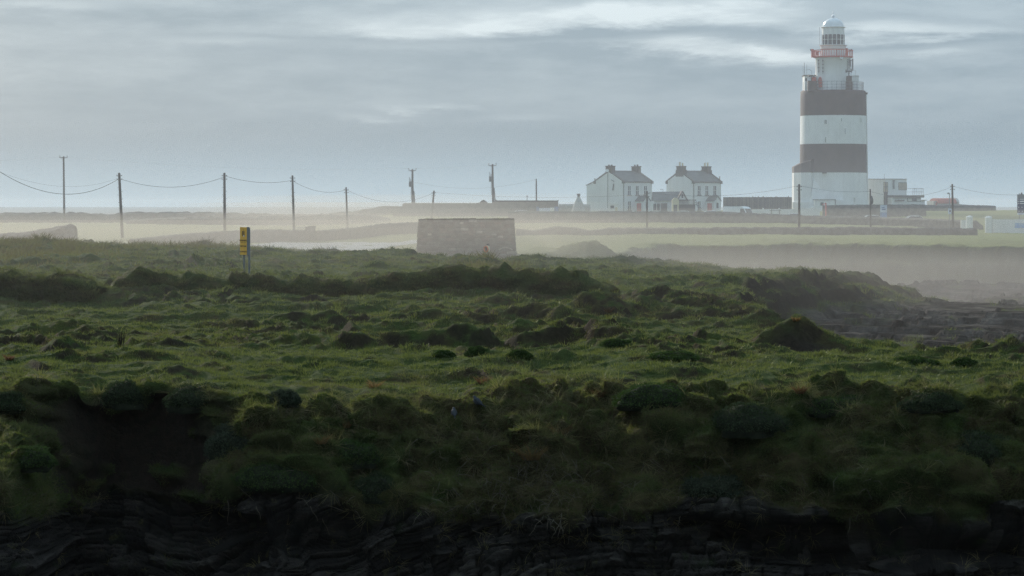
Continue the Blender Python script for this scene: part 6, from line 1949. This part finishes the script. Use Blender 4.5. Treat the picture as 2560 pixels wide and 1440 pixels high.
CUSH = [
    ('dark cushion bush on the lip straight above the earth slip', 308, 1000, 125, 95, 0, 1), ('big dark cushion bush on the right shoulder of the earth slip', 500, 1012, 175, 95, 0, 2),
    ('grey-green cushion bush bulging over the right side of the slip', 585, 1120, 150, 125, 2, 3), ('small round dark bush just under the turf lip, right of the slip', 712, 1005, 80, 62, 2, 4),
    ('mossy green cushion lowest down, above the dark rock at left', 690, 1205, 210, 105, 1, 5), ('mossy cushion with a sharp crest in the middle of the left face', 878, 1145, 140, 95, 1, 6),
    ('dark cushion hanging over the rock, right of the mossy ones', 938, 1230, 120, 100, 0, 7), ('broad green cushion on the lip, right of the two birds', 1630, 1000, 205, 90, 1, 8),
    ('dark twin-humped bush below the lip towards the right', 1880, 1060, 190, 115, 0, 9), ('low green cushion right of the twin-humped bush', 2090, 1020, 190, 75, 1, 10),
    ('cushion bush on the shaded left spur', 70, 1160, 130, 90, 1, 11), ('dark bush at the top left corner of the sea face', 25, 1020, 110, 75, 0, 12),
    ('grey bush half hidden in straw above the ledge at right', 1790, 1225, 180, 90, 2, 13), ('low dark bush by the right edge of the sea face', 2440, 1130, 200, 110, 0, 14),
    ('small dark bush high on the face near the right edge', 2330, 1010, 150, 70, 0, 15)]
for (lab, px, py, wp, hp, k, sd_) in CUSH:
    cushion(lab, px, py, wp, hp, k, sd_)
G2 = 'cushion bushes on the turf rises'
for (lab, px, py, wp, hp, k, sd_) in [
    ('round green cushion at the left foot of the middle rise', 1296, 886, 56, 34, 1, 31), ('rounded cushion on the turf left of the middle rise', 1192, 880, 62, 36, 1, 32),
    ('low cushion farther left on the turf, second from the middle rise', 1110, 886, 56, 28, 1, 33), ('dark bush capping the right end of the middle rise', 1540, 866, 85, 46, 1, 34),
    ('furzy dark bush in the hollow left of the bare-sided mound', 1690, 892, 130, 34, 1, 35), ('dark bush among the bumps on the right skyline of the turf', 2290, 905, 120, 34, 1, 36),
    ('small round bush farther right on that skyline', 2412, 905, 60, 26, 1, 37)]:
    cushion(lab, px, py, wp, hp, k, sd_, G2)

def tussock(label, px, py, hpx, n, seed, col):
    g, nrm = on_ground(px, py)
    s = g.y / F
    h = hpx * s
    rs = np.random.RandomState(seed)
    me = tuft_mesh('grass_tussock', n, h * .34, h * .45, h * 1.05, .018, .35, .75, 3, rs)
    me.materials.append(col)
    o = bpy.data.objects.new('grass_tussock', me); COL.objects.link(o); o.location = g - Vector((0, 0, .03))
    tag(o, label, 'grass tussock')
M_TAN = leaf_mat('tan_straw', (0.20, 0.115, 0.045), (0.13, 0.085, 0.035), .5, .5)
M_RUST = leaf_mat('rust_straw', (0.15, 0.075, 0.035), (0.09, 0.050, 0.025), .5, .45)
for i, (lab, px, py, hp, n, c) in enumerate([
    ('tan grass tussock crowning the peaked mound at the left', 148, 868, 34, 110, M_TAN), ('rusty grass tuft at the left edge of the turf', 28, 893, 24, 80, M_RUST),
    ('tan grass tuft standing up in the middle of the left face', 862, 1062, 40, 90, M_TAN), ('second tan tuft lower on the left face', 792, 1108, 36, 90, M_TAN),
    ('rusty tuft on the lip above the right part of the sea face', 1496, 985, 36, 110, M_RUST), ('rusty tuft on the lip near the centre', 1212, 955, 32, 100, M_RUST),
    ('tan tuft on the lip left of centre', 935, 965, 34, 110, M_TAN), ('rusty tuft on the far rise at centre right', 1520, 778, 22, 80, M_RUST),
    ('rusty tuft on the lip between the twin-humped bush and the low green cushion', 2004, 985, 30, 100, M_RUST), ('pale tuft on the crest of the bare-sided mound', 1990, 800, 22, 70, M_TAN),
    ('straw tuft hanging above the middle of the ledge', 1330, 1150, 60, 130, M_TAN), ('straw tuft on the shaded slope right of centre', 1400, 1080, 48, 110, M_TAN)]):
    tussock(lab, px, py, hp, n, 60 + i, c)

M_STEM = mat('dead_stem', (0.035, 0.026, 0.022), 0.9, 0.1, 0.3, 6.0)
def bare_shrub(label, px, py, hpx, n, seed):
    g, nrm = on_ground(px, py); s = g.y / F; h = hpx * s
    rs = random.Random(seed)
    e = empty('bare_shrub', (g.x, g.y, g.z - .05), label, 'shrub')
    for k in range(n):
        a = rs.uniform(-1, 1) * .42; b = rs.uniform(-.3, .3); l = h * rs.uniform(.55, 1.05)
        p = Vector((rs.uniform(-.16, .16) * h, rs.uniform(-.1, .1) * h, 0)); pts = [p.copy()]
        for q in range(5):
            p = p + Vector((a * l / 5 * (1 - q * .18) + rs.uniform(-.02, .02), b * l / 5, l / 5)); pts.append(p.copy())
        MB().tube(pts, [.012, .011, .009, .008, .006, .004], 5).build('stem', M_STEM, e)
bare_shrub('bare dark-stemmed shrub standing up on the left turf', 298, 862, 46, 16, 3)
bare_shrub('few thin dead stalks near the cliff edge at far left', 108, 955, 26, 3, 4)
bare_shrub('pair of thin dead stalks left of the earth slip, nearest the left edge', 82, 960, 30, 2, 5)

# dead twigs and roots dangling over the rock
def twigs():
    rs = random.Random(12); mb = MB()
    for k in range(230):
        px = rs.gauss(1330, 130) if k < 150 else rs.uniform(560, 2350); py = rs.gauss(1215, 60) if k < 150 else rs.gauss(1225, 40)
        g, nrm = on_ground(px, py, 8)
        p = g + nrm * .03; pts = [p.copy()]
        dirv = Vector((rs.uniform(-1, 1), -.45, rs.uniform(-1.0, .5))).normalized()
        L = rs.uniform(.2, .6)
        for q in range(6):
            dirv = (dirv + Vector((rs.uniform(-.4, .4), rs.uniform(-.15, .1), rs.uniform(-.35, .15)))).normalized()
            p = p + dirv * L / 6; pts.append(p.copy())
        mb.tube(pts, [.008, .007, .006, .006, .005, .004, .003], 4, False)
    o = mb.build('dead_twigs', mat('bleached_twig', (0.14, 0.115, 0.085), 0.85, 0.15, 0.3, 8.0)); o['kind'] = 'stuff'
twigs()

# ------------------------------------------------------------------ two birds on the sea face
def bird(label, px, py, hpx, rz, lean, dark):
    g, nrm = on_ground(px, py); s = g.y / F
    H = hpx * s
    e = empty('bird', (g.x, g.y - .06, g.z + .02), label, 'bird', None, rz)
    # one continuous body: tail, back, breast, neck and head along a bent spine (local +x is forward)
    spine = [(-.62, .20, .03, .06), (-.50, .26, .07, .05), (-.34, .36, .18, .15), (-.14, .46, .27, .26), (.06, .56, .30, .31), (.18, .68, .26, .27), (.25, .80, .17, .19), (.30, .89, .14, .14), (.35, .95, .12, .11), (.44, .95, .05, .05)]
    V = []; n = 14
    for i, (x, z, rw, rh) in enumerate(spine):
        a = spine[max(i - 1, 0)]; b = spine[min(i + 1, len(spine) - 1)]
        t = Vector((b[0] - a[0], 0, b[1] - a[1])).normalized(); u = Vector((0, 1, 0)); w_ = t.cross(u)
        for k in range(n):
            q = 2 * math.pi * k / n
            p = Vector((x, 0, z)) + u * rw * math.cos(q) + w_ * rh * math.sin(q)
            V.append(p * H)
    Fc = [(i * n + k, i * n + (k + 1) % n, (i + 1) * n + (k + 1) % n, (i + 1) * n + k) for i in range(len(spine) - 1) for k in range(n)]
    Fc += [tuple(range(n))[::-1], tuple((len(spine) - 1) * n + k for k in range(n))]
    m = dark
    body = MB().add(V, Fc).build('body', m, e, True)
    for sg in (-1, 1):
        W_ = [(.16, .70, .24), (.02, .68, .29), (-.22, .50, .27), (-.46, .30, .15), (-.58, .20, .07), (-.28, .34, .25), (-.02, .44, .31)]
        VV = [Vector((x, sg * y, z)) * H for (x, z, y) in W_] + [Vector((x, sg * (y + .018), z)) * H for (x, z, y) in W_]
        nn = len(W_)
        MB().add(VV, [tuple(range(nn)), tuple(range(2 * nn - 1, nn - 1, -1))] + [(i, (i + 1) % nn, nn + (i + 1) % nn, nn + i) for i in range(nn)]).build('wing', M_WING, e)
        MB().tube([(.02 * H, sg * .09 * H, .34 * H), (.03 * H, sg * .09 * H, .12 * H), (.0, sg * .09 * H, -.02 * H)], [.03 * H, .018 * H, .016 * H], 6).build('leg', M_STEM, e)
        MB().lathe([(0, -.018 * H), (.018 * H, 0), (0, .018 * H)], 8).build('eye', M_BLACK, e, loc=(.40 * H, sg * .088 * H, .965 * H))
    MB().tube([(.43 * H, 0, .945 * H), (.52 * H, 0, .925 * H), (.56 * H, 0, .91 * H)], [.035 * H, .02 * H, .004 * H], 7).build('beak', M_BLACK, e)
    tl = [(-.55, .25, .07), (-.82, .08, .075), (-.84, .05, .07), (-.55, .20, .06)]
    MB().add([Vector((x, sg * y, z)) * H for sg in (-1, 1) for (x, z, y) in tl], [(0, 1, 2, 3), (7, 6, 5, 4), (0, 4, 5, 1), (1, 5, 6, 2), (2, 6, 7, 3), (3, 7, 4, 0)]).build('tail', M_WING, e)
M_BIRD = mat('slate_feathers', (0.050, 0.052, 0.060), 0.85, 0.1, 0.3, 14.0)
M_WING = mat('wing_feathers', (0.032, 0.034, 0.042), 0.85, 0.1, 0.4, 22.0)
bird('slate-grey bird sitting on the shaded slope, the higher of the two, facing left', 1190, 1016, 28, R(150), 0, M_BIRD)
bird('dark slate bird lower on the shaded slope with its back turned', 1131, 1043, 25, R(98), 0, M_BIRD)
